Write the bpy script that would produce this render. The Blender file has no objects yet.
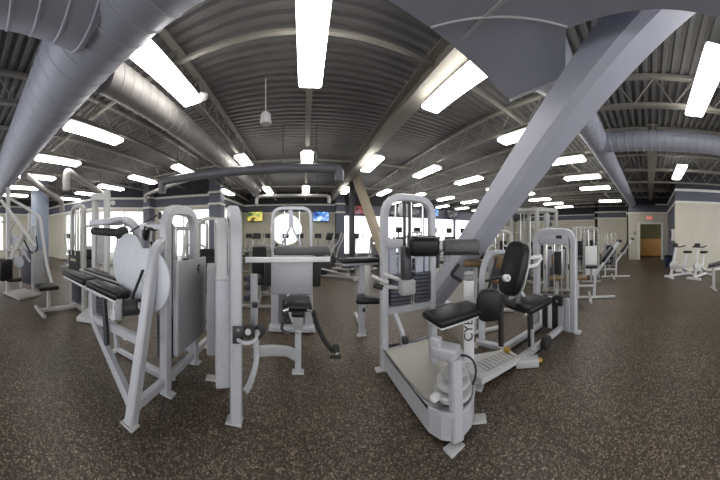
import bpy, bmesh, math, random
from mathutils import Vector as V, Matrix
random.seed(7)
C = bpy.context.scene.collection
PI = math.pi
EYE = 1.5

def at(x, y, d):
    """world point seen in the photo at x,y and standing d metres away over the floor"""
    a = (x-304)/220
    return V((d*math.sin(a), d*math.cos(a), EYE+(235-y)/220*d))

# ------------------------------------------------------------------ materials
def mat(name, col, rough=.5, metal=0, noise=0, scale=8, bump=0, spec=.5, coords='Object'):
    m = bpy.data.materials.new(name); m.use_nodes = True
    nt = m.node_tree; b = nt.nodes['Principled BSDF']
    b.inputs['Base Color'].default_value = (*col, 1)
    b.inputs['Roughness'].default_value = rough
    b.inputs['Metallic'].default_value = metal
    b.inputs['Specular IOR Level'].default_value = spec
    tc = nt.nodes.new('ShaderNodeTexCoord')
    n = nt.nodes.new('ShaderNodeTexNoise'); n.inputs['Scale'].default_value = scale; n.inputs['Detail'].default_value = 4
    nt.links.new(tc.outputs[coords], n.inputs['Vector'])
    r = nt.nodes.new('ShaderNodeValToRGB')
    k = max(noise, .04)
    r.color_ramp.elements[0].position = .3; r.color_ramp.elements[1].position = .7
    r.color_ramp.elements[0].color = (*[c*(1-k) for c in col], 1)
    r.color_ramp.elements[1].color = (*[min(1, c*(1+k)) for c in col], 1)
    nt.links.new(n.outputs['Fac'], r.inputs['Fac']); nt.links.new(r.outputs['Color'], b.inputs['Base Color'])
    if bump:
        bp = nt.nodes.new('ShaderNodeBump'); bp.inputs['Strength'].default_value = bump; bp.inputs['Distance'].default_value = .01
        nt.links.new(n.outputs['Fac'], bp.inputs['Height']); nt.links.new(bp.outputs['Normal'], b.inputs['Normal'])
    return m

def emis(name, col, s):
    m = bpy.data.materials.new(name); m.use_nodes = True
    b = m.node_tree.nodes['Principled BSDF']
    b.inputs['Base Color'].default_value = (*col, 1)
    b.inputs['Emission Color'].default_value = (*col, 1); b.inputs['Emission Strength'].default_value = s
    return m

FRAME = mat('silver_powder_coat', (.52, .53, .565), .38, .12, .04, 30)
FRAME2 = mat('cream_powder_coat', (.56, .56, .56), .42, .1, .04, 30)
CREAMF = mat('dull_cream_frame', (.45, .45, .43), .45, .1, .05, 20)
GREYF = mat('grey_green_frame', (.36, .36, .34), .45, .1, .05, 20)
SHROUD = mat('grey_shroud', (.36, .36, .37), .5, .1, .05, 20)
SHROUD2 = mat('pale_shroud', (.48, .48, .52), .45, .1, .05, 20)
VINYL = mat('black_vinyl', (.010, .010, .011), .36, 0, .2, 60, .05, spec=.32)
VINYLG = mat('grey_vinyl', (.09, .09, .095), .4, 0, .2, 60, .05)
BROWNV = mat('brown_vinyl', (.16, .10, .045), .4, 0, .2, 40, .05)
RUBBER = mat('black_rubber', (.02, .02, .02), .6, 0, .2, 40)
CHROME = mat('chrome', (.75, .75, .75), .15, 1)
STEEL = mat('dark_steel', (.06, .06, .065), .4, .5, .1, 20)
IRON = mat('stack_iron', (.075, .08, .10), .45, .3, .1, 20)
DECKPL = mat('diamond_plate', (.44, .43, .39), .45, .2, .12, 90, .2)
WHITE = mat('white_plastic', (.78, .78, .80), .35)
DISC = mat('pale_disc', (.66, .68, .74), .4, .05)
YELLOW = mat('brass_bolt', (.55, .34, .06), .35, .8)
DUCT = mat('painted_duct', (.43, .445, .53), .5, .15, .05, 3)
DUCTG = mat('galvanised_duct', (.36, .345, .34), .55, .12, .10, 6)
DUCTD = mat('dark_duct', (.15, .15, .17), .5, .2, .08, 4)
JOIST = mat('joist_paint', (.29, .275, .245), .6, 0, .08, 4)
DECK = mat('deck_paint', (.175, .172, .175), .6, .1, .15, 1.5)
BEIGE = mat('beige_paint', (.70, .665, .565), .8, 0, .03, 2)
SLATE = mat('slate_paint', (.15, .155, .20), .75, 0, .05, 2)
DSLATE = mat('dark_slate_paint', (.055, .055, .065), .8, 0, .05, 2)
COLP = mat('column_paint', (.16, .17, .22), .6, 0, .05, 2)
COLB = mat('blue_column_paint', (.29, .34, .44), .55, 0, .05, 2)
TRIM = mat('white_trim', (.86, .86, .80), .6)
BRACE = mat('brace_paint', (.52, .535, .63), .5, .1, .04, 3)
TAN = mat('tan_paint', (.42, .36, .27), .55, 0, .05, 3)
OLIVE = mat('olive_panel', (.13, .12, .05), .6, 0, .1, 3)
WOOD = mat('orange_wood', (.42, .22, .06), .5, 0, .15, 2)
RED = mat('red_mark', (.5, .05, .03), .5)
ORANGE = mat('orange_mark', (.8, .32, .1), .5)
BLUEPL = mat('blue_plastic', (.03, .05, .13), .4)
TUBE = emis('lamp_diffuser', (1, .965, .90), 9)
EXITM = emis('exit_letters', (1, .12, .07), 1.0)

def floor_mat():
    m = bpy.data.materials.new('speckled_rubber_floor'); m.use_nodes = True
    nt = m.node_tree; b = nt.nodes['Principled BSDF']; L = nt.links.new
    tc = nt.nodes.new('ShaderNodeTexCoord')
    def ramp(src, els):
        r = nt.nodes.new('ShaderNodeValToRGB'); r.color_ramp.interpolation = 'LINEAR'
        e = r.color_ramp.elements
        e[0].position, e[0].color = els[0][0], (*els[0][1], 1); e[1].position, e[1].color = els[-1][0], (*els[-1][1], 1)
        for p, c in els[1:-1]:
            x = e.new(p); x.color = (*c, 1)
        L(src, r.inputs['Fac']); return r
    v = nt.nodes.new('ShaderNodeTexVoronoi'); v.inputs['Scale'].default_value = 95; L(tc.outputs['Object'], v.inputs['Vector'])
    sep = nt.nodes.new('ShaderNodeSeparateColor'); L(v.outputs['Color'], sep.inputs[0])
    r = ramp(sep.outputs[0], [(.0, (.024, .018, .013)), (.35, (.045, .033, .023)), (.6, (.085, .063, .043)), (.8, (.15, .114, .08)), (.95, (.22, .175, .125)), (1, (.34, .28, .21))])
    n = nt.nodes.new('ShaderNodeTexNoise'); n.inputs['Scale'].default_value = 1.1; n.inputs['Detail'].default_value = 5; L(tc.outputs['Object'], n.inputs['Vector'])
    r2 = ramp(n.outputs['Fac'], [(.3, (.85, .85, .85)), (.7, (1.15, 1.15, 1.15))])
    mx = nt.nodes.new('ShaderNodeMix'); mx.data_type = 'RGBA'; mx.blend_type = 'MULTIPLY'; mx.inputs[0].default_value = 1
    L(r.outputs['Color'], mx.inputs[6]); L(r2.outputs['Color'], mx.inputs[7]); L(mx.outputs[2], b.inputs['Base Color'])
    b.inputs['Roughness'].default_value = .42; b.inputs['Specular IOR Level'].default_value = .5
    n2 = nt.nodes.new('ShaderNodeTexNoise'); n2.inputs['Scale'].default_value = 60; L(tc.outputs['Object'], n2.inputs['Vector'])
    bp = nt.nodes.new('ShaderNodeBump'); bp.inputs['Strength'].default_value = .35; bp.inputs['Distance'].default_value = .004
    L(n2.outputs['Fac'], bp.inputs['Height']); L(bp.outputs['Normal'], b.inputs['Normal'])
    return m
FLOOR = floor_mat()

def glass_mat():
    m = bpy.data.materials.new('window_glass'); m.use_nodes = True
    nt = m.node_tree; out = nt.nodes['Material Output']
    t = nt.nodes.new('ShaderNodeBsdfTransparent'); g = nt.nodes.new('ShaderNodeBsdfGlossy'); g.inputs['Roughness'].default_value = .03
    mx = nt.nodes.new('ShaderNodeMixShader'); mx.inputs[0].default_value = .06
    nt.links.new(t.outputs[0], mx.inputs[1]); nt.links.new(g.outputs[0], mx.inputs[2]); nt.links.new(mx.outputs[0], out.inputs['Surface'])
    return m
GLASS = glass_mat()

def screen_mat(name, cols, s=1.0, scale=2.2):
    m = bpy.data.materials.new(name); m.use_nodes = True
    nt = m.node_tree; b = nt.nodes['Principled BSDF']
    tc = nt.nodes.new('ShaderNodeTexCoord'); n = nt.nodes.new('ShaderNodeTexNoise'); n.inputs['Scale'].default_value = scale
    n.inputs['Detail'].default_value = 1
    r = nt.nodes.new('ShaderNodeValToRGB'); e = r.color_ramp.elements
    e[0].position = .35; e[0].color = (*cols[0], 1); e[1].position = .65; e[1].color = (*cols[-1], 1)
    for i, c in enumerate(cols[1:-1]):
        x = e.new(.35+.3*(i+1)/(len(cols)-1)); x.color = (*c, 1)
    nt.links.new(tc.outputs['Object'], n.inputs['Vector']); nt.links.new(n.outputs['Fac'], r.inputs['Fac'])
    nt.links.new(r.outputs['Color'], b.inputs['Emission Color']); b.inputs['Emission Strength'].default_value = s
    b.inputs['Base Color'].default_value = (.01, .01, .01, 1); b.inputs['Roughness'].default_value = .2
    return m

# ------------------------------------------------------------------ mesh kit
ORG = {}
class MB:
    def __init__(s): s.bm = bmesh.new()
    def box(s, c, size, rot=None, bev=0):
        r = bmesh.ops.create_cube(s.bm, size=1)
        vs = r['verts']
        M = Matrix.Translation(V(c)) @ (rot.to_4x4() if rot else Matrix.Identity(4))
        for v in vs: v.co = V((v.co.x*size[0], v.co.y*size[1], v.co.z*size[2]))
        if bev:
            es = list({e for v in vs for e in v.link_edges})
            rr = bmesh.ops.bevel(s.bm, geom=es, offset=min(bev, min(size)*.49), segments=3, profile=.5, affect='EDGES')
            vs = list({v for f in rr['faces'] for v in f.verts} | {v for v in vs if v.is_valid})
        for v in vs: v.co = M @ v.co
        return s
    def sweep(s, pts, prof, n=None, closed=False, cap=True):
        pts = [V(p) for p in pts]; N = len(pts)
        rings = []; fl = None; side = None
        for i, p in enumerate(pts):
            a = pts[i-1] if (i > 0 or closed) else p
            b = pts[(i+1) % N] if (i < N-1 or closed) else p
            t = (b-a)
            t = t.normalized() if t.length > 1e-9 else V((0, 0, 1))
            if n is not None: sd = V(n) - t*t.dot(V(n))
            elif side is None:
                sd = t.cross(V((0, 0, 1)))
                if sd.length < .15: sd = V((1, 0, 0)) - t*t.x
            else: sd = side - t*t.dot(side)
            sd = sd.normalized() if sd.length > 1e-6 else V((1, 0, 0)); side = sd
            o = t.cross(sd)
            # widen at mitres
            k = 1.0
            if 0 < i < N-1 or closed:
                d1 = (p-a).normalized(); d2 = (b-p).normalized()
                c = max(-1, min(1, d1.dot(d2))); k = 1/max(.6, math.cos(math.acos(c)/2))
            rings.append([s.bm.verts.new(p + sd*u + o*w*k) for u, w in prof])
        M = len(prof)
        for i in range(N if closed else N-1):
            A, B = rings[i], rings[(i+1) % N]
            for j in range(M):
                s.bm.faces.new((A[j], A[(j+1) % M], B[(j+1) % M], B[j]))
        if cap and not closed:
            s.bm.faces.new(rings[0][::-1]); s.bm.faces.new(rings[-1])
        return s
    def bar(s, pts, w, h=None, r=0, n=None, closed=False):
        """rectangular tube: w across (along n), h in the other direction, bends of radius r"""
        h = h or w; c = min(w, h)*.16
        a, b = w/2, h/2
        prof = [(-a+c, -b), (a-c, -b), (a, -b+c), (a, b-c), (a-c, b), (-a+c, b), (-a, b-c), (-a, -b+c)]
        return s.sweep(bend(pts, r) if r else pts, prof, n, closed)
    def pipe(s, pts, rad, r=0, k=10, closed=False, n=None):
        prof = [(rad*math.cos(2*PI*i/k), rad*math.sin(2*PI*i/k)) for i in range(k)]
        return s.sweep(bend(pts, r) if r else pts, prof, n, closed)
    def cyl(s, p0, p1, rad, k=20, bev=0):
        p0, p1 = V(p0), V(p1)
        if not bev: return s.pipe([p0, p1], rad, k=k)
        t = (p1-p0).normalized()
        prof = [(0, rad-bev), (bev*.3, rad-bev*.3), (bev, rad)]
        L = (p1-p0).length
        st = [(0, .001)] + [(q, rr) for q, rr in prof] + [(L-q, rr) for q, rr in prof[::-1]] + [(L, .001)]
        return s.lathe(p0, t, st, k)
    def lathe(s, p0, axis, st, k=24):
        axis = V(axis).normalized(); p0 = V(p0)
        sd = axis.cross(V((0, 0, 1)));
        if sd.length < .1: sd = V((1, 0, 0))
        sd.normalize(); o = axis.cross(sd)
        rings = [[s.bm.verts.new(p0+axis*q + (sd*math.cos(2*PI*j/k)+o*math.sin(2*PI*j/k))*rr) for j in range(k)] for q, rr in st]
        for A, B in zip(rings, rings[1:]):
            for j in range(k): s.bm.faces.new((A[j], A[(j+1) % k], B[(j+1) % k], B[j]))
        s.bm.faces.new(rings[0][::-1]); s.bm.faces.new(rings[-1])
        return s
    def prism(s, poly, z0, z1):
        a = [s.bm.verts.new((x, y, z0)) for x, y in poly]; b = [s.bm.verts.new((x, y, z1)) for x, y in poly]
        n = len(poly)
        for i in range(n): s.bm.faces.new((a[i], a[(i+1) % n], b[(i+1) % n], b[i]))
        s.bm.faces.new(a[::-1]); s.bm.faces.new(b)
        return s
    def slab(s, poly, off):
        """polygon of 3D points given thickness off"""
        off = V(off); a = [s.bm.verts.new(V(p)) for p in poly]; b = [s.bm.verts.new(V(p)+off) for p in poly]
        n = len(poly)
        for i in range(n): s.bm.faces.new((a[i], a[(i+1) % n], b[(i+1) % n], b[i]))
        s.bm.faces.new(a[::-1]); s.bm.faces.new(b)
        return s
    def build(s, name, m, parent=None, smooth=True, label=None):
        bmesh.ops.recalc_face_normals(s.bm, faces=s.bm.faces)
        off = ORG.get(parent.name) if parent else None
        if off is not None:
            for v in s.bm.verts: v.co -= off
        me = bpy.data.meshes.new(name); s.bm.to_mesh(me); s.bm.free()
        me.materials.append(m)
        if smooth:
            for p in me.polygons: p.use_smooth = True
            try: me.set_sharp_from_angle(angle=math.radians(38))
            except Exception: pass
        o = bpy.data.objects.new(name, me); C.objects.link(o)
        if parent:
            o.parent = parent
            if off is not None: ORG[o.name] = off
        if label: o['label'] = label
        return o

def bend(pts, r, seg=5):
    pts = [V(p) for p in pts]; out = [pts[0]]
    for i in range(1, len(pts)-1):
        p, a, b = pts[i], pts[i-1], pts[i+1]
        d1, d2 = (a-p), (b-p)
        rr = min(r, d1.length*.48, d2.length*.48)
        s, e = p+d1.normalized()*rr, p+d2.normalized()*rr
        for k in range(seg+1):
            t = k/seg; out.append(s*(1-t)**2 + p*2*t*(1-t) + e*t*t)
    out.append(pts[-1]); return out

def tag(o, label, cat, group=None, kind=None):
    if label: o['label'] = label
    if cat: o['category'] = cat
    if group: o['group'] = group
    if kind: o['kind'] = kind
    return o
def thing(name, label, cat, loc=(0, 0, 0), group=None):
    o = bpy.data.objects.new(name, None); o.empty_display_size = .1; C.objects.link(o)
    o.location = loc; ORG[o.name] = V(loc)
    return tag(o, label, cat, group)
def copy_tree(o, loc, rz, label, group=None):
    r = o.copy(); C.objects.link(r); r.location = loc; r.rotation_euler = (0, 0, rz)
    r['label'] = label
    if group: r['group'] = group
    for ch in list(o.children):
        c = ch.copy(); C.objects.link(c); c.parent = r
        for g in list(ch.children):
            d = g.copy(); C.objects.link(d); d.parent = c
    return r
def struct(name, mb, m, parent=None, smooth=False):
    o = mb.build(name, m, parent, smooth)
    if not parent: o['kind'] = 'structure'
    return o
def rotm(rx=0, ry=0, rz=0):
    return (Matrix.Rotation(rz, 3, 'Z') @ Matrix.Rotation(ry, 3, 'Y') @ Matrix.Rotation(rx, 3, 'X'))
def foot(p, root, rz=0, w=.13, d=.09):
    MB().box((p[0], p[1], .0075), (w, d, .015), rotm(rz=rz), .004).build('foot_plate', FRAME2, root)
def text_mesh(name, body, size, M, m, parent=None, depth=.002):
    cu = bpy.data.curves.new(name, 'FONT'); cu.body = body; cu.size = size; cu.extrude = depth; cu.align_x = 'CENTER'; cu.align_y = 'CENTER'
    t = bpy.data.objects.new(name+'_c', cu); C.objects.link(t)
    bpy.context.view_layer.update()
    me = bpy.data.meshes.new_from_object(t.evaluated_get(bpy.context.evaluated_depsgraph_get()))
    C.objects.unlink(t); bpy.data.objects.remove(t); bpy.data.curves.remove(cu)
    me.transform(M)
    off = ORG.get(parent.name) if parent else None
    if off is not None: me.transform(Matrix.Translation(-off))
    me.name = name; me.materials.clear(); me.materials.append(m)
    o = bpy.data.objects.new(name, me); C.objects.link(o)
    if parent: o.parent = parent
    return o

# ================================================================== SETTING
ZT1, ZT2, ZD = 2.85, 3.35, 4.12
# floor
struct('floor', MB().box((2.5, 3.2, -.05), (34.5, 21, .1)), FLOOR)
# corrugated ceiling deck, ribs along X
mb = MB(); y = -7.0; prof = []
while y < 13.4:
    prof += [(y, ZD), (y+.055, ZD), (y+.07, ZD+.04), (y+.135, ZD+.04)]; y += .15
a = [mb.bm.verts.new((-14.2, q[0], q[1])) for q in prof]; b = [mb.bm.verts.new((19.5, q[0], q[1])) for q in prof]
a2 = [mb.bm.verts.new((-14.2, q[0], ZD+.12)) for q in (prof[0], prof[-1])]; b2 = [mb.bm.verts.new((19.5, q[0], ZD+.12)) for q in (prof[0], prof[-1])]
for i in range(len(prof)-1): mb.bm.faces.new((a[i], a[i+1], b[i+1], b[i]))
mb.bm.faces.new((a2[0], a2[1], b2[1], b2[0]))
struct('ceiling', mb, DECK)

nwin = [0]
def wall(name, A, B, out, openings=(), low=BEIGE, t=.2, z1=ZD+.1, trims=True, band=True, rnd=()):
    """wall from A to B (floor points); its inner face is on that line, thickness to the side of `out`.
    openings: (s0, s1, z0, z1) in metres along the wall, windows"""
    A, B, out = V((*A, 0)), V((*B, 0)), V((*out, 0)).normalized()
    u = (B-A).normalized(); L = (B-A).length
    out = (out - u*out.dot(u)).normalized()
    root = None
    def piece(mb, s0, s1, za, zb):
        if s1-s0 < .01 or zb-za < .01: return
        mb.slab([A+u*s0+V((0, 0, za)), A+u*s1+V((0, 0, za)), A+u*s1+V((0, 0, zb)), A+u*s0+V((0, 0, zb))], out*t)
    mb = MB()
    ops = sorted(openings)
    cur = 0
    for (s0, s1, za, zb) in ops:
        piece(mb, cur, s0, 0, ZT1); piece(mb, s0, s1, 0, za); piece(mb, s0, s1, zb, ZT1); cur = s1
    if not rnd: piece(mb, cur, L, 0, ZT1)
    else:
        for (sc, zc, r) in rnd:   # round window
            piece(mb, cur, sc-r-.1, 0, ZT1)
            x0, x1 = sc-r-.1, sc+r+.1
            N = 32
            circ = [A+u*(sc+r*math.cos(2*PI*i/N))+V((0, 0, zc+r*math.sin(2*PI*i/N))) for i in range(N)]
            def rect(i):
                c, s_ = math.cos(2*PI*i/N), math.sin(2*PI*i/N)
                hx, lo, hi = (x1-x0)/2, zc, ZT1-zc
                ks = []
                if abs(c) > 1e-6: ks.append(hx/abs(c))
                if s_ > 1e-6: ks.append(hi/s_)
                if s_ < -1e-6: ks.append(lo/-s_)
                k = min(ks); return A+u*(sc+k*c)+V((0, 0, zc+k*s_))
            for i in range(N):
                ra, rb = rect(i), rect((i+1) % N); q = [circ[i], circ[(i+1) % N], rb]
                sa, sb = (ra-A).dot(u), (rb-A).dot(u)
                if abs(sa-sb) > 1e-4 and abs(ra.z-rb.z) > 1e-4:
                    cs = x1 if max(sa, sb) > x1-1e-4 else x0; cz = ZT1 if max(ra.z, rb.z) > ZT1-1e-4 else 0
                    q.append(A+u*cs+V((0, 0, cz)))
                mb.slab(q+[ra], out*t)
            # corners
            ang = [math.atan2(hz, hx) for hx, hz in ()]
            cur = x1
        piece(mb, cur, L, 0, ZT1)
    w = struct(name, mb, low)
    if band:
        mb = MB(); piece(mb, 0, L, ZT1, ZT2); struct('upper_band', mb, SLATE, w)
        mb = MB(); piece(mb, 0, L, ZT2, z1); struct('top_band', mb, DSLATE, w)
    if trims:
        for z in (ZT1, ZT2):
            c = (A+B)/2 - out*.02 + V((0, 0, z))
            MB().box(c, (L+.04, .04, .10), rotm(rz=math.atan2(u.y, u.x))).build('crown_trim', TRIM, w, False)
    for (s0, s1, za, zb) in ops:
        nwin[0] += 1
        fr = MB(); ins = out*(t*.5)
        P = lambda s, z: A+u*s+ins+V((0, 0, z))
        for q in (((s0, za), (s1, za)), ((s0, zb), (s1, zb)), ((s0, za), (s0, zb)), ((s1, za), (s1, zb))):
            fr.bar([P(*q[0]), P(*q[1])], .06, .06, n=out)
        k = max(1, round((s1-s0)/1.3))
        for i in range(1, k): fr.bar([P(s0+(s1-s0)*i/k, za), P(s0+(s1-s0)*i/k, zb)], .05, .05, n=out)
        fo = struct('window_%d' % nwin[0], fr, WHITE)
        g = MB().slab([P(s0, za), P(s1, za), P(s1, zb), P(s0, zb)], out*.008).build('pane', GLASS, fo, False)
    for (sc, zc, r) in rnd:
        nwin[0] += 1
        N = 32
        P = [A+u*(sc+r*math.cos(2*PI*i/N))+out*(t*.5)+V((0, 0, zc+r*math.sin(2*PI*i/N))) for i in range(N)]
        fo = struct('window_%d' % nwin[0], MB().bar(P, .06, .06, n=out, closed=True), WHITE)
        MB().slab(P, out*.008).build('pane', GLASS, fo, False)
    return w

# window wall on the left: a bent run of three faces, then deeper to the front wall
pD, pA, pB, pC = (-12.2, 6.2), (-9.1, 6.6), (-7.15, 8.7), (-4.0, 9.25)
wall('wall_left', (-14, -7), (-14, 6.2), (-1, 0), [(1.0, 4.6, .5, 2.7), (5.4, 9.9, .5, 2.7)])
wall('wall_left_end', (-14, 6.2), pD, (0, 1))
wall('wall_left_bay', pD, pA, (0, 1), [(.25, 1.5, .25, 2.72), (1.8, 2.95, .25, 2.72)])
wall('wall_left_corner', pA, pB, (-1, 1), [(.1, 2.75, .25, 2.72)])
wall('wall_left_front', pB, pC, (0, 1), [(.35, 2.95, .25, 2.72)])
wall('wall_return', pC, (-3.75, 13.4), (-1, 0))
wall('wall_front', (-3.75, 13.4), (2.2, 13.4), (0, 1), rnd=[(2.65, 1.85, .98)])
wall('wall_front_windows', (2.2, 13.4), (13.8, 13.4), (0, 1),
     [(.15, 2.9, .33, 2.72), (3.05, 5.8, .33, 2.72), (5.95, 8.7, .33, 2.72), (8.85, 11.45, .33, 2.72)], low=SLATE, trims=False)
wall('wall_front_far', (13.8, 13.4), (19.3, 13.4), (0, 1), rnd=[(1.7, 1.85, .98)])
wall('wall_right_far', (19.3, 13.4), (19.3, 4.4), (1, 0))
wall('wall_right_step', (17.4, 4.4), (17.4, 1.45), (1, 0))
wall('wall_right_jog', (19.3, 4.4), (17.4, 4.4), (0, -1))
wall('wall_door_side', (17.4, 1.4), (13.4, 1.4), (0, -1), t=.1)
# wall with the doorway
d0, d1, dh = .58, -.72, 2.16
w = struct('wall_door', MB().box((13.5, 1.0, 1.425), (.2, .84, 2.85)).box((13.5, (-1.1+d1)/2, 1.425), (.2, d1+1.1, 2.85)).box((13.5, (d0+d1)/2, (dh+ZT1)/2), (.2, d0-d1, ZT1-dh)), BEIGE)
MB().box((13.5, .15, 3.1), (.2, 2.54, .5)).build('upper_band', SLATE, w, False)
MB().box((13.5, .15, 3.78), (.2, 2.54, .85)).build('top_band', DSLATE, w, False)
MB().box((13.38, .15, ZT1), (.04, 2.56, .085)).build('crown_trim', TRIM, w, False)
MB().box((13.38, -.75, ZT2), (.04, .8, .085)).build('crown_trim', TRIM, w, False)
fr = struct('trim_1', MB().bar([(13.37, d0+.06, 0), (13.37, d0+.06, dh+.06), (13.37, d1-.06, dh+.06), (13.37, d1-.06, 0)], .08, .13, n=(1, 0, 0)), TRIM)
# counter seen through the doorway
ct = thing('reception_counter', 'orange wood panelled counter front behind the far doorway', 'counter', (14.9, -.07, 0))
MB().box((14.9, -.07, .68), (.3, 2.2, 1.14), bev=.01).build('front_panel', WOOD, ct)
MB().box((14.95, -.07, .055), (.2, 2.2, .11)).build('kick_board', mat('dark_red_wood', (.09, .02, .012), .5), ct)
struct('wall_lobby', MB().box((15.6, -.07, 2), (.15, 3.2, 4)), OLIVE)
# right-hand wall
wall('wall_right', (8.95, -1.05), (8.95, -7), (1, 0), t=.25)
w2 = wall('wall_right_return', (13.4, -1.1), (8.97, -1.08), (0, -1), low=SLATE)
for i, (a_, b_) in enumerate((((8.93, -1.05), (8.93, -7)),)):
    struct('baseboard_right', MB().box((8.93, -4.02, .06), (.03, 5.9, .12)), TRIM)

# columns
def column(name, c, s, m, label=None, trims=True, h=ZD):
    t = thing(name, label, 'column', (c[0], c[1], 0))
    MB().box((c[0], c[1], h/2), (s, s, h), bev=.015).build('shaft', m, t)
    if trims:
        for z in (ZT1, ZT2):
            MB().box((c[0], c[1], z), (s+.07, s+.07, .085)).build('trim_collar', TRIM, t, False)
    return t
column('column', (-3.75, 8.95), .52, COLP, 'slate column with two white trim collars at the corner of the left window wall')
column('column', (-7.2, 8.45), .42, COLP, 'slate column with white collars where the left window wall bends')
column('column', (2.15, 13.1), .5, COLP, 'slate column with white collars at the end of the television wall')
column('column', (-9.55, 3.7), .64, COLB, 'broad pale blue column behind the lever machine at the far left', trims=False)
column('column', (1.92, 8.7), .2, STEEL, 'slim black steel column before the front windows', trims=False)
column('column', (10.9, 10.2), .34, COLP, 'slate column with white collars standing behind the big diagonal brace')

# ------------------------------------------------------------------ roof steel
for i in range(-7, 10):
    X = .08+1.76*i
    if i == 1: continue
    yend = 13.3 if X > -3.6 else (6.3 if X < -9 else 8.6)
    names = 'open web steel roof joist running towards the front wall'
    t = thing('roof_joist', names, 'joist', (X, 3, 3.62), 'open web joists under the roof deck')
    MB().box((X, (yend-7)/2, 3.62), (.09, yend+7, .05)).build('bottom_chord', JOIST, t, False)
    MB().box((X, (yend-7)/2, ZD-.03), (.09, yend+7, .05)).build('top_chord', JOIST, t, False)
    mb = MB(); y = -7
    while y < yend-.6:
        mb.pipe([(X, y, 3.64), (X, y+.33, ZD-.05)], .013, k=5); mb.pipe([(X, y+.33, ZD-.05), (X, y+.66, 3.64)], .013, k=5); y += .66
    mb.build('web', JOIST, t)
for Y, z in ((2.47, 3.8), (6.9, 3.85), (10.6, 3.85), (-2.2, 3.92)):
    x0 = -13.8 if Y < 6 else (-6.9 if Y < 8 else -3.6); x1 = 19.2 if Y > 4.6 else (17.3 if Y > 1.5 else 8.9)
    o = MB().pipe([(x0, Y, z), (x1, Y, z)], .035, k=8).build('cross_brace_pipe', JOIST)
    tag(o, None, 'pipe'); o['label'] = {2.47: 'long pale bridging pipe crossing the joists nearest overhead', 6.9: 'long pale bridging pipe crossing the joists midway to the front wall', 10.6: 'long pale bridging pipe crossing the joists close to the front wall', -2.2: 'long pale bridging pipe crossing the joists at the far right overhead'}[Y]
t = thing('roof_beam', 'wide tan steel beam above the second lamp row, right of centre', 'beam', (1.66, 6, 3.6))
MB().box((1.66, 7.4, 3.57), (.26, 11.6, .02)).box((1.66, 7.4, 3.84), (.26, 11.6, .02)).build('flange', JOIST, t, False)
MB().box((1.66, 7.4, 3.705), (.03, 11.6, .25)).build('web', JOIST, t, False)
t = thing('roof_beam', 'short steel beam running over the doorway at the right', 'beam', (9, 0, 3.62))
MB().box((9.0, -.07, 3.62), (8.6, .24, .03)).box((9.0, -.07, 3.86), (8.6, .24, .03)).build('flange', JOIST, t, False)
MB().box((9.0, -.07, 3.74), (8.6, .05, .21)).build('web', JOIST, t, False)

# ------------------------------------------------------------------ ducts
def spiral(p0, p1, r, m, name='duct_run', pitch=.16, k=28, parent=None, ridge=.007):
    p0, p1 = V(p0), V(p1); ax = p1-p0; L = ax.length; ax.normalize()
    sd = ax.cross(V((0, 0, 1))).normalized(); o = ax.cross(sd)
    mb = MB(); st = []
    n = int(L/pitch)+2
    for i in range(-1, n): st += [(i*pitch, 0), (i*pitch+pitch*.86, 0), (i*pitch+pitch*.90, ridge), (i*pitch+pitch*.96, ridge)]
    rings = []
    for q, dr in st:
        rings.append([mb.bm.verts.new(p0+ax*min(L, max(0, q+pitch*j/k)) + (sd*math.cos(2*PI*j/k)+o*math.sin(2*PI*j/k))*(r+dr)) for j in range(k+1)])
    for A, B in zip(rings, rings[1:]):
        for j in range(k):
            if (A[j].co-B[j].co).length+(A[j+1].co-B[j+1].co).length > 1e-5: mb.bm.faces.new((A[j], A[j+1], B[j+1], B[j]))
    for q in (p0+ax*.001, p1-ax*.001):
        mb.bm.faces.new([mb.bm.verts.new(q + (sd*math.cos(2*PI*j/k)+o*math.sin(2*PI*j/k))*r) for j in range(k)])
    return mb.build(name, m, parent)

dt = thing('spiral_duct', 'huge spiral air duct across the upper left with a branch towards the top corner', 'duct', (-3, 1.25, 3.43))
spiral((-.33, 1.13, 3.46), (-13.7, 1.85, 3.43), .38, DUCT, parent=dt, pitch=.2)
spiral((-1.5, 1.0, 3.46), (-1.62, -6.8, 3.46), .38, DUCT, name='branch', parent=dt, pitch=.2)
# plenum of flat sheets overhead, then a reducer to the right-hand duct
pl = thing('plenum_duct', 'flat sheet metal plenum box overhead with a slanted end', 'duct', (1, 1, 3.1))
poly = [(-.3, -.5), (1.5, -.5), (1.55, .62), (2.03, .82), (2.04, 1.50), (-.3, 1.28)]
MB().prism(poly, 3.06, 3.82).build('sheet_box', DUCT, pl, False)
mb = MB()
for x_ in (.35, 1.15): mb.box((x_, .4, 3.057), (.025, 1.8, .012))
mb.bar([(2.03, .82, 3.06), (2.04, 1.50, 3.06)], .05, .02, n=(0, 0, 1)); mb.bar([(1.53, .6, 3.055), (.9, 1.38, 3.055)], .02, .008, n=(0, 0, 1))
mb.build('seam', FRAME2, pl, False)
rp = thing('spiral_duct', 'spiral air duct running from the plenum to the doorway wall', 'duct', (5, 1.16, 3.43))
MB().lathe((2.03, 1.14, 3.43), (1, -.12, 0), [(0, .34), (.5, .23), (.65, .22)], 28).build('reducer', DUCT, rp)
spiral((2.6, 1.07, 3.43), (13.3, 1.05, 3.43), .215, DUCT, parent=rp)
rb = spiral((4.5, .95, 3.43), (4.5, -6.8, 3.43), .2, DUCT, name='branch', parent=rp)
o = thing('spiral_duct', 'galvanised spiral duct slanting down towards the television wall', 'duct', (-2.03, 5, 3.43))
spiral((-2.1, 1.64, 3.45), (-2.05, 8.2, 3.43), .21, DUCTG, parent=o)
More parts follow.
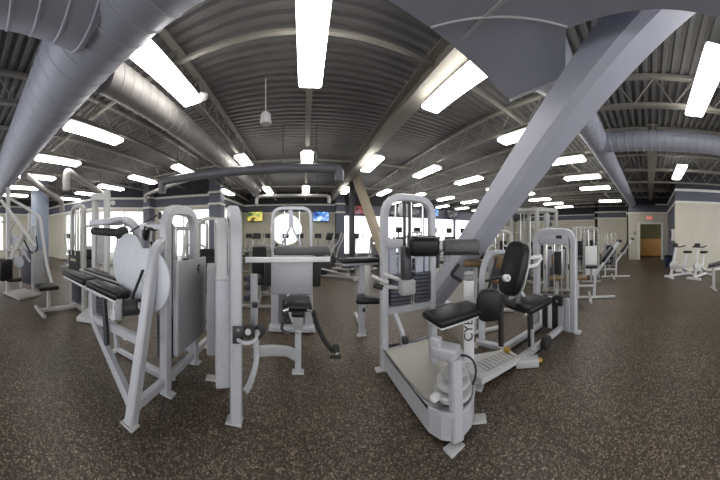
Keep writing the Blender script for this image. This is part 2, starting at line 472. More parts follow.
MB().pipe(bend([(-2.05, 8.2, 3.43), (-2.05, 8.55, 3.43), (-1.9, 8.75, 3.2)], .2), .2, k=20).build('elbow', DUCTG, o)
mb = MB().pipe(bend([(-3.95, 5.25, 2.75), (-3.95, 5.25, 3.1), (.85, 5.25, 3.1), (.85, 5.25, 2.8)], .3), .115, k=16)
o = tag(mb.build('cross_duct', DUCTD), 'dark round duct lying across the room with both ends turned down', 'duct')
for q in ((-3.4, 5.25, 3.2), (-.5, 5.25, 3.2), (.3, 5.25, 3.2)): MB().pipe([q, (q[0], q[1], ZD)], .01, k=6).build('hanger', STEEL, o)
mb = MB().pipe(bend([(-2.1, 9.6, 2.85), (-2.1, 9.6, 3.22), (1.1, 9.6, 3.22), (1.1, 9.6, 2.9)], .25), .075, k=12)
o = tag(mb.build('cross_duct', DUCTG), 'thin grey duct across the front with both ends turned down', 'duct')
for q in ((-1.6, 9.6, 3.28), (.6, 9.6, 3.28)): MB().pipe([q, (q[0], q[1], ZD)], .01, k=6).build('hanger', STEEL, o)
mb = MB().pipe(bend([(-6.4, 1.95, 3.3), (-9.3, 4.7, 3.1), (-9.4, 4.8, 2.65)], .3), .12, k=14)
o = tag(mb.build('angled_duct', DUCTG), 'pale round duct before the blue column, end turned down', 'duct')
for q in ((-6.8, 2.33, 3.38), (-8.6, 4.04, 3.22)): MB().pipe([q, (q[0], q[1], ZD)], .01, k=6).build('hanger', STEEL, o)
mb = MB().pipe(bend([(-5.25, 2.8, 2.7), (-5.25, 2.8, 3.25), (-7.45, 5.9, 3.2), (-7.45, 5.95, 2.75)], .2), .10, k=14)
o = tag(mb.build('angled_duct', DUCTG), 'slanting round duct above the twin post weight tower', 'duct')
for q in ((-5.6, 3.3, 3.32), (-7.0, 5.27, 3.3)): MB().pipe([q, (q[0], q[1], ZD)], .01, k=6).build('hanger', STEEL, o)
mb = MB().pipe(bend([(-2.55, 5.7, 3.3), (-6.15, 7.0, 3.2), (-6.2, 7.05, 2.9)], .3), .07, k=12)
o = tag(mb.build('angled_duct', DUCTG), 'thin curved duct ending over the bent window wall', 'duct')
for q in ((-3.0, 5.86, 3.35), (-5.5, 6.76, 3.28)): MB().pipe([q, (q[0], q[1], ZD)], .01, k=6).build('hanger', STEEL, o)

# ------------------------------------------------------------------ lamps
def lamp(X, Y, L=1.25, along='Y', z=3.45, label=None):
    g = 'strip lamps under the joists'
    t = thing('ceiling_lamp', label, 'ceiling lamp', (X, Y, z), g)
    s = (.30, L, .05) if along == 'Y' else (L, .30, .05)
    MB().box((X, Y, z+.075), (s[0]*.7, s[1]*.97, .05), bev=.01).build('housing', WHITE, t)
    MB().box((X, Y, z+.015), (s[0], s[1], .07), bev=.034).build('diffuser', TUBE, t)
    for s_ in (-.3, .3):
        hx, hy = (X, Y+s_) if along == 'Y' else (X+s_, Y)
        MB().pipe([(hx, hy, z+.09), (hx, hy, 3.62)], .008, k=6).build('hanger', STEEL, t)
rows = {-1: 'first lamp row left of centre', 0: 'centre lamp row', 1: 'first lamp row right of centre', 2: 'second lamp row right of centre',
        3: 'third lamp row right of centre', 4: 'fourth lamp row right of centre', 5: 'fifth lamp row right of centre', 6: 'sixth lamp row right of centre', 7: 'seventh lamp row right of centre', 8: 'eighth lamp row right of centre',
        -2: 'second lamp row left of centre', -3: 'third lamp row left of centre', -4: 'fourth lamp row left of centre', -5: 'fifth lamp row left of centre', -6: 'sixth lamp row left of centre'}
for i in range(-6, 9):
    X = .08+1.76*i
    if i == -1: X = -1.56
    for j, Y in enumerate((2.25, 5.8, 9.5, 12.2)):
        if X < -9.5 and Y > 6: continue
        if X < -3.9 and Y > 8: continue
        if i in (-3, -4) and Y > 7: continue
        if i < -1 and j == 0: Y = 2.3-.08*i
        if i == -1 and j == 0: Y = 2.22
        if (j == 3 and i < 3) or (i in (6, 8) and j == 0): continue
        lamp(X, Y, z=3.43, label='glowing white strip lamp, %s from the camera in the %s' % (('nearest', 'second', 'third', 'fourth')[j], rows[i]))
lamp(2.85, -.72, 1.35, 'X', label='glowing strip lamp turned sideways, at the right edge overhead')
lamp(6.9, -.93, 1.5, 'X', label='glowing strip lamp turned sideways, right of the far doorway')
# hanging sensor and round detectors
t = thing('ceiling_sensor', 'white cylindrical fitting hanging from the roof deck left of the centre lamps', 'sensor', (-.64, 3.64, 3.4))
MB().lathe((-.64, 3.64, 3.36), (0, 0, 1), [(0, .085), (.02, .1), (.16, .085), (.2, .05)], 20).build('body', WHITE, t)
MB().pipe([(-.64, 3.64, 3.55), (-.64, 3.64, ZD)], .01, k=6).build('stem', WHITE, t)
p = at(203, 99, 3.3)
tag(MB().lathe(p, (0, 0, 1), [(0, .05), (.03, .075), (.06, .075)], 18).build('smoke_detector', WHITE), 'small round white detector beside the end of the nearest left lamp', 'detector')
p = at(113, 203, 10.9)
tag(MB().lathe(p, (.75, -.65, 0), [(0, .12), (.05, .12), (.09, .1)], 18).build('wall_clock', WHITE), 'small round white disc mounted on the slate band over the left windows', 'wall fitting')

# ------------------------------------------------------------------ diagonal braces
base, top = V((2.72, 4.1, 0)), V((1.83, -.15, 3.52))
ax = (top-base).normalized(); side = ax.cross(V((0, 0, 1))).normalized()
t = thing('diagonal_brace', 'massive square steel brace leaning from floor to overhead right', 'brace', base)
MB().bar([base+V((0, 0, .03)), base+(top-base)*1.165], .38, .38, n=side).build('square_tube', BRACE, t)
MB().box((base.x, base.y, .015), (.6, .6, .03), bev=.005).build('base_plate', BRACE, t)
p0, p1 = at(392, 278, 7.6), at(353, 176, 8.5)
p0.z = .03; p1.z = ZD-.02
t = thing('diagonal_brace', 'slim tan steel brace leaning left behind the chin post machine', 'brace', (p0.x, p0.y, 0))
MB().bar([p0, p1], .3, .3, n=(p1-p0).cross(V((0, 0, 1))).normalized()).build('square_tube', TAN, t)
MB().box((p0.x, p0.y, .015), (.55, .55, .03)).build('base_plate', TAN, t)

# ------------------------------------------------------------------ televisions and signs
def tv(c, nrm, w, h, m, label, arm=True):
    c = V(c); n = V((*nrm, 0)).normalized(); rz = math.atan2(n.y, n.x)+PI/2
    t = thing('television', label, 'television', c)
    MB().box(c, (w, .06, h), rotm(rz=rz), .008).build('casing', RUBBER, t)
    MB().box(c+n*.034, (w-.06, .006, h-.07), rotm(rz=rz)).build('screen', m, t)
    MB().bar([c-n*.03, V((c.x, 13.40, c.z))], .1, .1).build('wall_bracket', STEEL, t)
S1 = screen_mat('screen_field', [(.02, .03, .02), (.25, .35, .08), (.75, .6, .12), (.1, .06, .02)], .9, 2)
S2 = screen_mat('screen_ice', [(.01, .03, .15), (.05, .2, .6), (.6, .75, .9)], 1.0, 2.5)
S3 = screen_mat('screen_red', [(.02, .02, .02), (.3, .05, .05), (.3, .2, .25)], .6, 3)
S4 = screen_mat('screen_dim', [(.01, .01, .015), (.05, .06, .08), (.3, .3, .3)], .5, 4)
tv(at(255, 216.5, 13.45), (0, -1), 1.0, .62, S1, 'wall television showing a green and yellow picture, left of the round window')
tv(at(321, 216.5, 13.2), (0, -1), 1.0, .62, S2, 'wall television showing a blue picture, near the slate column')
for x_, y_, m, l in ((360, 210, S3, 'dark wall television with reddish picture over the first window right of the slim black column'),
                     (395, 211, S4, 'dim wall television over the second group of front windows, seen through the arched frame'),
                     (413, 212, S4, 'dim wall television over the front windows, seen beside the pulley of the arched frame'),
                     (433, 212.5, S2, 'wall television with pale picture at the right edge of the arched frame'),
                     (452, 214.5, S4, 'dim wall television over the front windows, left of the big brace')):
    a = (x_-304)/220; d = 13.15/math.cos(a)
    tv(at(x_, y_, d), (0, -1), .95, .58, m, l)
p = V((13.33, -.0, 2.52))
t = thing('exit_sign', 'small white exit sign with red letters above the far doorway', 'sign', p)
MB().box(p, (.06, .36, .22), bev=.01).build('sign_box', WHITE, t)
text_mesh('letters', 'EXIT', .19, Matrix.Translation(p+V((-.034, 0, 0))) @ Matrix.Rotation(-PI/2, 4, 'Z') @ Matrix.Rotation(PI/2, 4, 'X'), EXITM, t)
p = V((13.36, .9, 1.62))
tag(MB().box(p, (.03, .16, .2), bev=.004).build('wall_plaque', SHROUD), 'small grey plaque on the wall left of the far doorway', 'plaque')
p = at(672.5, 234, 9.6); p = V((9.3, -1.0, 1.5))
t = thing('wall_phone', 'white wall phone box with black handset on the slate return wall', 'phone', p)
MB().box(p, (.24, .16, .5), bev=.02).build('case', WHITE, t)
MB().box(p+V((0, .10, .04)), (.14, .05, .30), bev=.015).build('handset', RUBBER, t)
p = V((10.4, -.88, 0))
t = thing('waste_bin', 'dark blue bin on the floor right of the far doorway', 'bin', p)
MB().lathe(p, (0, 0, 1), [(0, .14), (.02, .15), (.45, .19), (.46, .19)], 20).build('body', BLUEPL, t)
MB().lathe(p+V((0, 0, .46)), (0, 0, 1), [(0, .2), (.03, .2), (.08, .15), (.1, .05)], 20).build('lid', RUBBER, t)
# ================================================================== NEAR MACHINES
def pad(c, size, rz=0, rx=0, ry=0, m=VINYL, parent=None, name='pad', bev=None, label=None):
    return MB().box(c, size, rotm(rx, ry, rz), bev or min(size)*.42).build(name, m, parent, label=label)
def opad(c, w, h, th, rot, parent, name, m=VINYL, ex=3.2, bev=.025):
    mb = MB(); N = 40; c = V(c); st = [(-th/2, -bev), (-th/2+bev*.3, -bev*.3), (-th/2+bev, 0), (th/2-bev, 0), (th/2-bev*.3, -bev*.3), (th/2, -bev)]
    rings = []
    for y_, d in st:
        ring = []
        for i in range(N):
            a = 2*PI*i/N; ca, sa = math.cos(a), math.sin(a)
            x = math.copysign(abs(ca)**(2/ex), ca)*(w/2+d); z_ = math.copysign(abs(sa)**(2/ex), sa)*(h/2+d)
            ring.append(mb.bm.verts.new(c+rot @ V((x, y_, z_))))
        rings.append(ring)
    for A_, B_ in zip(rings, rings[1:]):
        for i in range(N): mb.bm.faces.new((A_[i], A_[(i+1) % N], B_[(i+1) % N], B_[i]))
    mb.bm.faces.new(rings[0]); mb.bm.faces.new(rings[-1])
    return mb.build(name, m, parent)
def roller(p0, p1, r, parent, m=RUBBER, name='roller_pad'):
    p0, p1 = V(p0), V(p1); d = (p1-p0).normalized()
    o = MB().cyl(p0, p1, r, 20, r*.3).build(name, m, parent)
    MB().lathe(p1-d*.004, d, [(0, r*.5), (.012, r*.45), (.02, r*.2)], 14).build('end_cap', FRAME2, o)
    return o
def disc(c, n, r, th, m, parent, name='cam_disc'):
    return MB().lathe(V(c)-V(n).normalized()*th/2, n, [(0, r-.02), (.004, r-.006), (.008, r), (th-.008, r), (th-.004, r-.006), (th, r-.02)], 48).build(name, m, parent)

# ---- leg curl machine, left foreground
r = thing('leg_curl_machine', 'large silver leg curl machine with two round pale discs, left foreground', 'weight machine', (-1.6, 1.7, 0))
TX = -1.23
MB().bar([(TX, 1.69, .012), (TX, 1.69, 1.755), (TX, 2.25, 1.755), (TX, 2.25, .012)], .085, .10, r=.2, n=(1, 0, 0)).build('tower_frame', FRAME, r)
MB().bar([(TX-.34, 1.72, .1), (TX-.34, 1.72, 1.62), (TX-.34, 2.3, 1.62), (TX-.34, 2.3, .1)], .05, .06, r=.15, n=(1, 0, 0)).build('inner_frame', FRAME, r)
for yy in (1.72, 2.3):
    MB().bar([(TX-.34, yy, .12), (TX, yy, .12)], .05, .05).build('cross_tube', FRAME, r)
    MB().bar([(TX-.34, yy, 1.58), (TX, yy, 1.58)], .05, .05).build('cross_tube', FRAME, r)
pn = MB().box((TX+.07, 2.09, .79), (.035, .62, .90), bev=.012).build('shroud_panel', SHROUD, r, label='grey side panel')
MB().box((TX+.062, 1.78, .79), (.05, .045, .92), bev=.012).build('panel_edge', FRAME, r)
mb = MB(); mb.pipe([(TX+.09, 2.2+.028*math.cos(a), 1.13+.035*math.sin(a)) for a in [k*PI/6+.5 for k in range(9)]], .006, k=6)
mb.build('logo_mark', RUBBER, pn); MB().box((TX+.09, 2.2, 1.10), (.006, .012, .06)).build('logo_stroke', RUBBER, pn)
for yy in (1.94, 2.1): MB().cyl((TX-.15, yy, .15), (TX-.15, yy, 1.58), .012).build('guide_rod', CHROME, r)
for k in range(10): MB().box((TX-.15, 2.02, .22+k*.045), (.16, .34, .04), bev=.004).build('weight_plate', IRON, r)
MB().pipe([(TX-.15, 2.02, .68), (TX-.15, 2.02, 1.72)], .005, k=6).build('cable', RUBBER, r)
disc((TX-.15, 1.95, 1.68), (1, 0, 0), .075, .03, RUBBER, r, 'pulley')
MB().bar([(-1.235, 1.235, .012), (-1.25, 1.55, 1.36), (-1.235, 1.68, 1.44)], .085, .10, r=.14, n=(1, 0, 0)).build('front_leg', FRAME, r)
MB().bar([(-2.08, 1.45, .84), (-2.08, 1.45, .55), (-1.25, 1.28, .09)], .07, .085, r=.2, n=(.2, .98, 0)).build('diagonal_leg', FRAME, r)
MB().bar([(-2.02, 1.45, .56), (-1.26, 1.38, .60)], .06, .08).build('cross_tube', FRAME, r)
MB().bar([(-1.235, 1.27, .12), (-1.235, 2.62, .12)], .06, .08, n=(1, 0, 0)).build('base_tube', FRAME, r)
MB().bar([(-2.15, 1.87, .035), (-1.25, 1.87, .035)], .05, .05).build('base_tube', FRAME, r)
MB().bar([(-2.12, 1.87, .03), (-2.12, 1.78, .84)], .06, .06, n=(1, 0, 0)).build('rear_leg', FRAME, r)
MB().bar([(-2.82, 1.53, .90), (-2.08, 1.47, .865), (-1.45, 1.42, .84)], .07, .07, r=.05, n=(0, 0, 1)).build('bench_rail', FRAME, r)
MB().bar([(-2.1, 1.45, .845), (-2.12, 1.82, .845)], .06, .05).build('cross_tube', FRAME, r)
for q, w_ in (((-2.43, 1.46, .965), .60), ((-1.80, 1.43, .935), .58)):
    o = pad(q, (w_, .19, .085), rz=-.05, ry=.045, parent=r, name='bench_pad')
    MB().box((q[0], q[1]-.0, q[2]-.052), (w_-.06, .15, .02), rotm(0, .045, -.05), .006).build('pad_board', WHITE, o)
o = pad((-2.12, 1.76, .96), (1.15, .17, .075), rz=-.05, ry=.045, parent=r, name='bench_pad')
MB().bar([(-2.7, 1.66, 1.0), (-1.55, 1.62, .955)], .02, .02).build('pad_edge_strip', FRAME2, o)
d1 = disc(at(127, 261, 2.38), (-.2, -1, .08), .30, .03, DISC, r)
d2 = disc(at(146, 280, 2.08), (-.1, -1, .05), .30, .03, DISC, r)
disc(at(147, 279, 2.08)+V((0, -.02, 0)), (.05, -1, .05), .05, .03, FRAME, d2, 'hub')
MB().bar([at(131, 301, 2.0), at(143, 270, 1.95)], .03, .015, n=(0, 1, 0)).build('range_lever', RUBBER, r)
MB().bar([at(92, 223, 3.0), at(108, 222, 2.75), at(127, 220, 2.75), at(136, 227, 2.75), at(139, 252, 2.75)], .10, .08, r=.14, n=(.6, .8, 0)).build('swing_arm', FRAME, r)
roller(at(121, 233, 2.55), at(93, 231, 3.0), .05, r)
roller(at(124, 232, 2.5), at(119, 234, 2.62), .07, r)
MB().pipe([at(130, 232, 2.45), at(157, 215, 2.35)], .011).build('lever', STEEL, r)
roller(at(160, 212, 2.33), at(160, 219, 2.33), .018, r, name='grip')
pad(at(146, 233, 2.3), (.07, .05, .17), rx=.3, ry=.5, parent=r, name='grip_pad')
roller(at(157, 229, 2.2), at(147, 229, 2.22), .018, r, name='grip')
roller(at(118, 309, 2.05), at(140, 306, 1.92), .07, r)
MB().box(at(119, 309, 2.0), (.07, .14, .17), rotm(rz=.75), .02).build('roller_bracket', SHROUD, r)
MB().bar([at(104, 296, 2.25), at(107, 345, 2.15)], .04, .05, n=(1, 0, 0)).build('gas_strut', STEEL, r)
MB().bar([at(116, 320, 2.12), at(117, 298, 2.2)], .06, .07, n=(1, 0, 0)).build('pivot_post', FRAME, r)
MB().pipe([at(105, 312, 2.4), at(112, 325, 2.3), at(126, 340, 2.2)], .014).build('link_rod', CHROME, r)
for q, a in (((-1.235, 1.22), 0), ((-1.2, 1.69), 0), ((TX, 2.28), 0), ((TX, 2.66), 0), ((-2.15, 1.87), PI/2)): foot(q, r, a)

# ---- seated extension machine, second from the left
r = thing('leg_extension_machine', 'silver weight tower with black saddle seat and rollers, centre left foreground', 'weight machine', (-.5, 2, 0))
F = V((-.54, 1.69, 0)); u = V((-.42, .91, 0)); lf = V((-.91, -.42, 0)); R_ = F+u*.62
z = lambda p, h: V((p.x, p.y, h))
MB().bar([z(F, .012), z(F, 1.715), z(R_, 1.715), z(R_, .012)], .09, .11, r=.27, n=lf).build('tower_frame', FRAME, r)
MB().bar([z(F+lf*.11+u*.08, 1.12), z(F+lf*.11+u*.08, 1.64), z(R_+lf*.11, 1.64), z(R_+lf*.11, .22)], .09, .04, r=.2, n=lf).build('inner_frame', FRAME2, r)
q = F+u*.62+lf*.17
rzb = math.atan2(u.y, u.x)
MB().box(z(q, .74), (.44, .14, .86), rotm(rz=rzb), .015).build('shroud_panel', SHROUD, r)
MB().box(z(F+u*.20+lf*.10, .68), (.30, .12, .90), rotm(rz=rzb), .01).build('front_shroud', SHROUD2, r)
for s in (.3, .42): MB().cyl(z(F+u*s+lf*.05, 1.15), z(F+u*s+lf*.05, 1.74), .012).build('guide_rod', CHROME, r)
MB().pipe([z(F+u*.36+lf*.05, 1.15), z(F+u*.36+lf*.05, 1.74)], .006, k=6).build('cable', RUBBER, r)
o = MB().box(at(238, 335, 1.70), (.085, .02, .13), rotm(rz=.3), .004).build('bracket_plate', STEEL, r)
for dy in (330, 340): MB().box(at(238, dy, 1.68), (.022, .012, .022), rotm(rz=.3)).build('bolt', CHROME, o)
MB().pipe(bend([at(238, 340, 1.67), at(246, 344, 1.6), at(256, 341, 1.62), at(257, 331, 1.75)], .05), .014).build('roller_handle', FRAME, r)
roller(at(250, 330, 1.95), at(248, 332, 1.7), .05, r); roller(at(261, 330, 1.95), at(257, 333, 1.75), .05, r)
MB().bar([at(254, 274, 2.15), at(254, 330, 2.1)], .06, .09, n=(1, 0, 0)).build('pivot_post', FRAME, r)
MB().box(at(255, 305, 2.06), (.05, .04, .05), bev=.01).build('adjuster', STEEL, r)
MB().bar([at(256, 334, 2.05), at(257, 362, 2.0), at(250, 384, 1.95), at(245, 392, 1.9)], .05, .04, r=.1, n=(1, 0, 0)).build('curved_leg', FRAME, r)
for i, yy in enumerate((278, 287, 297)): MB().box(at(248, yy, 2.2), (.06, .12, .05), bev=.01).build('weight_plate', IRON, r)
MB().bar([at(252, 352, 2.12), at(270, 350, 2.2), at(288, 351, 2.35), at(297, 356, 2.4)], .05, .10, r=.1, n=(.2, -.98, 0)).build('seat_rail', FRAME, r)
sx, sy = -.065, 2.42
MB().bar([(sx, sy, .012), (sx, sy, .5)], .07, .075, n=(1, 0, 0)).build('seat_post', FRAME, r)
MB().box((sx, sy, .54), (.10, .09, .14), bev=.012).build('seat_sleeve', SHROUD, r)
MB().box((sx, sy-.045, .44), (.02, .012, .02)).build('pin', CHROME, r)
o = pad((sx, sy+.04, .735), (.30, .34, .10), parent=r, name='seat')
MB().box((sx, sy-.14, .68), (.13, .05, .06), bev=.015).build('seat_nose', VINYL, o)
for s in (-1, 1): MB().cyl((sx+s*.10, sy-.12, .72), (sx+s*.155, sy-.15, .71), .018).build('grip_stub', CHROME, o)
MB().bar([(sx-.17, sy+.2, .52), (sx-.2, sy+.1, .4), (sx-.1, sy+.1, .37)], .03, .03, r=.05).build('side_handle', STEEL, r)
MB().bar([at(313, 311, 2.55), at(318, 328, 2.45), at(325, 342, 2.38), at(333, 351, 2.3)], .035, .05, r=.1, n=(.5, .8, 0)).build('swing_lever', RUBBER, r)
roller(at(335, 345, 2.3), at(337, 353, 2.25), .035, r); 
MB().bar([at(330, 357, 2.27), at(341, 357, 2.27)], .02, .03).build('lever_foot', RUBBER, r)
MB().bar([(-.62, 2.28, 1.235), (.28, 2.42, 1.235)], .07, .055).build('arm_beam', WHITE, r)
o = pad((-.03, 2.47, 1.325), (.62, .22, .095), rz=.1, m=VINYLG, parent=r, name='arm_pad', label='long grey arm pad')
MB().bar([(-.32, 2.36, 1.29), (-.1, 2.38, 1.32), (.1, 2.41, 1.285), (.26, 2.43, 1.30)], .015, .02, r=.08).build('pad_fold', VINYL, o)
for q, a in (((F.x-.01, F.y-.01), .1), ((R_.x, R_.y), .3), ((-.93, 2.1), .2), ((sx, sy-.02), 0)): foot(q, r, a)

# ---- tower with broad grey shroud behind the saddle seat
r = thing('abdominal_machine', 'arched weight machine with broad grey front panel, behind the black saddle seat', 'weight machine', (-.18, 3.5, 0))
MB().bar([(-.49, 3.45, .012), (-.49, 3.45, 1.92), (.11, 3.45, 1.92), (.11, 3.45, .012)], .05, .055, r=.16, n=(0, 1, 0)).build('tower_frame', FRAME, r)
MB().box((-.19, 3.42, .84), (.64, .05, .52), bev=.015).build('front_shroud', SHROUD2, r)
for x_ in (-.45, .07): MB().box((x_, 3.43, .33), (.1, .04, .5), bev=.01).build('side_shroud', SHROUD2, r)
MB().box((-.19, 3.55, .35), (.5, .04, .55), bev=.01).build('back_shroud', SHROUD, r)
MB().box((-.19, 3.4, .06), (.7, .16, .08), bev=.015).build('base_frame', FRAME, r)
MB().box((-.19, 3.40, 1.14), (.62, .06, .08), bev=.015).build('header', FRAME, r)
MB().bar([(-.21, 3.45, 1.9), (-.2, 3.43, 1.7), (-.2, 3.42, 1.62)], .07, .03, r=.05, n=(1, 0, 0)).build('strap', BRACE, r)
for s in (-1, 1):
    MB().bar([(-.2, 3.42, 1.66), (-.2+s*.15, 3.40, 1.34), (-.2+s*.19, 3.40, 1.18)], .035, .03, r=.05, n=(0, 1, 0)).build('yoke_arm', BRACE, r)
    roller((-.19+s*.38, 3.52, .68), (-.19+s*.38, 3.52, 1.10), .075, r)
    MB().cyl((-.19+s*.12, 3.48, .3), (-.19+s*.12, 3.48, 1.88), .01).build('guide_rod', CHROME, r)
    foot((-.19+s*.3, 3.42), r)
for k in range(7): MB().box((-.19, 3.48, .15+k*.05), (.3, .1, .045), bev=.005).build('weight_plate', IRON, r)
MB().bar([(-.24, 3.35, .6), (-.22, 3.3, .35), (-.12, 3.25, .14)], .05, .05, r=.1, n=(0, 1, 0)).build('foot_lever', FRAME, r)

# ---- low platform machine, right of centre
r = thing('glute_machine', 'silver arched weight machine with long checkered platform, right of centre foreground', 'weight machine', (1.2, 1.8, 0))
XL, XR, TY = .885, 1.52, 2.32
MB().bar([(XL, TY, .012), (XL, TY, 1.94), (XR, TY, 1.94), (XR, TY, .012)], .085, .085, r=.24, n=(0, 1, 0)).build('tower_frame', FRAME, r)
MB().bar([(XL, TY, .64), (XR, TY, .64)], .06, .085).build('cross_tube', FRAME, r)
MB().box((1.0, TY-.03, 1.40), (.2, .07, .11), bev=.015).build('header', FRAME, r)
for x0, x1 in ((.95, 1.2), (1.26, 1.48)):
    for k in range(8): MB().box(((x0+x1)/2, TY+.02, .72+k*.045), (x1-x0, .14, .038), bev=.004).build('weight_plate', IRON, r)
for x_, w_ in ((.985, .09), (1.11, .10), (1.335, .10), (1.44, .06)): MB().box((x_, TY, 1.21), (w_, .04, .34), bev=.01).build('tower_panel', BRACE, r)
for x_ in (1.03, 1.24, 1.40): MB().cyl((x_, TY+.02, .70), (x_, TY+.02, 1.9), .011).build('guide_rod', CHROME, r)
mb = MB()
for k in range(16): mb.box((1.228, TY-.06, .68+k*.022), (.02, .012, .012))
mb.build('selector_holes', CHROME, r)['kind'] = 'stuff'
o = disc(at(404, 210, 2.3), (.3, -1, 0), .075, .04, WHITE, r, 'pulley')
for x_ in (404.5, 409.5): MB().bar([at(x_, 203, 2.27), at(x_, 262, 2.15)], .028, .02, n=(1, 0, 0)).build('strap', STEEL, r)
MB().box(at(406, 264, 2.12), (.09, .09, .34), bev=.02).build('carriage', STEEL, r)
MB().box(at(407, 287, 2.1), (.15, .1, .14), bev=.02).build('carriage_block', SHROUD, r)
p = at(424, 246, 1.95); o = pad(p, (.27, .16, .175), rz=-.5, rx=.1, parent=r, name='back_pad', bev=.045)
MB().box(p+V((.04, .05, .075)), (.18, .1, .012), rotm(rz=-.5), .004).build('pad_board', TAN, o)
p = at(461, 246, 2.0); o = pad(p, (.33, .13, .13), rz=-.72, m=VINYLG, parent=r, name='arm_pad', bev=.03)
MB().box(p+V((-.02, -.03, -.069)), (.33, .13, .014), rotm(rz=-.72), .006).build('pad_board', RUBBER, o)
MB().box(at(441, 245, 2.0), (.08, .07, .09), rotm(rz=-.6), .012).build('pad_joint', WHITE, r)
MB().bar([at(412, 256, 2.05), at(440, 250, 2.05)], .05, .05).build('pad_beam', FRAME, r)
MB().bar([at(438, 252, 2.0), at(438, 268, 2.0)], .02, .03).build('pad_stem', STEEL, r)
MB().box(at(447, 257, 2.05), (.06, .05, .09), rotm(rz=-.6), .01).build('clamp', SHROUD, r)
for a_, b_ in (((372, 276), (388, 283)), ((384, 274), (400, 280)), ((376, 285), (398, 288))):
    MB().pipe([at(*a_, 2.25), at(*b_, 2.2)], .02).build('adjust_handle', FRAME2, r)
roller(at(374, 285, 2.22), at(383, 288, 2.2), .028, r, name='grip')
MB().bar([at(395, 314, 2.3), at(403, 334, 2.2), at(404, 347, 2.15)], .04, .06, r=.06, n=(1, -.2, 0)).build('cam_lever', FRAME, r)
MB().box(at(405, 340, 2.15), (.06, .05, .07), bev=.01).build('lever_stop', STEEL, r)
poly = [(.86, 2.36), (1.56, 2.36), (1.44, 1.62), (1.36, 1.42), (1.27, 1.30), (1.16, 1.22), (1.06, 1.20), (.98, 1.22), (.92, 1.28), (.88, 1.38)]
MB().prism(poly, .03, .20).build('platform', FRAME, r, False)
cx, cy = 1.16, 1.75
MB().prism([(cx+(x-cx)*.92, cy+.05+(y-cy)*.84) for x, y in poly], .2, .212).build('tread_plate', DECKPL, r, False, label='grey textured tread plate')
MB().bar([(x, y, .215) for x, y in poly], .02, .03, closed=True, n=None).build('platform_rim', FRAME, r)
o = pad((1.315, 1.60, .765), (.56, .31, .075), rz=.0, parent=r, name='seat', bev=.03)
MB().box((1.315, 1.60, .718), (.5, .25, .022), bev=.006).build('pad_board', WHITE, o)
MB().bar([(1.24, 1.86, .2), (1.24, 1.86, .62), (1.28, 1.7, .70)], .065, .065, r=.05, n=(1, 0, 0)).build('seat_post', FRAME, r)
MB().bar([(1.02, 1.225, .03), (1.04, 1.27, .58)], .09, .085, n=(1, -.2, 0)).build('pivot_post', FRAME, r)
MB().box((1.03, 1.36, .60), (.14, .2, .09), rotm(rz=.5), .02).build('pivot_head', FRAME, r)
MB().box((.97, 1.42, .64), (.07, .09, .13), rotm(rz=.5), .015).build('pivot_clamp', FRAME, r)
MB().bar([(1.1, 1.36, .56), (1.2, 1.36, .44), (1.24, 1.34, .25)], .05, .04, r=.1, n=(0, 1, 0)).build('curved_cam', FRAME, r)
for zz, rr in ((.235, .15), (.31, .13), (.38, .10)):
    MB().lathe((1.11, 1.38, zz), (0, 0, 1), [(0, rr-.01), (.006, rr), (.035, rr), (.042, rr-.01)], 32).build('cam_plate', FRAME2, r)
MB().pipe([(1.11+.17*math.cos(a), 1.36+.17*math.sin(a), .36+.1*math.sin(a+1.4)) for a in [k*PI/12-1.3 for k in range(11)]], .009, k=8).build('cable', RUBBER, r)
MB().box((.93, 1.37, .28), (.08, .06, .05), rotm(rz=.3), .02).build('cam_stop', WHITE, r)
for q, a in (((.975, 1.20), .1), ((1.27, 1.255), -.7), ((.84, 2.3), 0), ((1.58, 2.34), 0)): foot(q, r, a)

# ---- adduction machine with the lettered post
r = thing('hip_adduction_machine', 'silver seated machine with tilted black backrest, slatted step and lettered white post', 'weight machine', (2.3, 1.5, 0))
PX, PY = 1.665, 1.79
vd = math.atan2(PY, PX)        # direction the post faces
MB().box((PX, PY, .51), (.10, .115, .98), rotm(rz=vd), .012).build('lettered_post', WHITE, r)
fn = V((-PX, -PY, 0)).normalized()
M4 = Matrix.Translation(V((PX, PY, .55))+fn*.0535) @ Matrix.Rotation(vd-PI/2, 4, 'Z') @ Matrix.Rotation(PI/2, 4, 'X') @ Matrix.Rotation(PI/2, 4, 'Z')
text_mesh('lettering', 'CYBEX', .135, M4, RUBBER, r)
MB().lathe((PX, PY, 1.0), (0, 0, 1), [(0, .05), (.02, .065), (.045, .065), (.05, .05), (.07, .062), (.09, .05)], 20).build('post_cap', SHROUD, r)
MB().bar([(PX-.12, PY-.25, .06), (PX+.02, PY-.02, .06), (PX+.1, PY+.3, .06)], .07, .07, r=.05, n=(0, 0, 1)).build('base_tube', FRAME, r)
MB().prism([(1.5, 1.72), (1.53, 1.46), (2.08, 1.38), (2.14, 1.62), (1.75, 1.84)], .06, .115).build('step', FRAME2, r, False)
mb = MB(); mb.slab([(1.66, 1.70, .116), (1.66, 1.50, .116), (2.06, 1.43, .116), (2.09, 1.60, .116)], (0, 0, .006)); st = mb.build('step_tread', SHROUD, r, False)
for k in range(9):
    t_ = k/8; MB().bar([V((1.66, 1.69, .125)).lerp(V((2.08, 1.60, .125)), t_), V((1.67, 1.51, .125)).lerp(V((2.05, 1.44, .125)), t_)], .018, .01).build('tread_slat', FRAME2, st)
p = at(489, 305, 2.15)
o = opad(p, .25, .31, .09, rotm(rz=-.7), r, 'hip_pad')
MB().bar([at(500, 296, 2.3), at(508, 303, 2.45), at(516, 306, 2.6)], .04, .04, r=.05).build('pad_arm', STEEL, r)
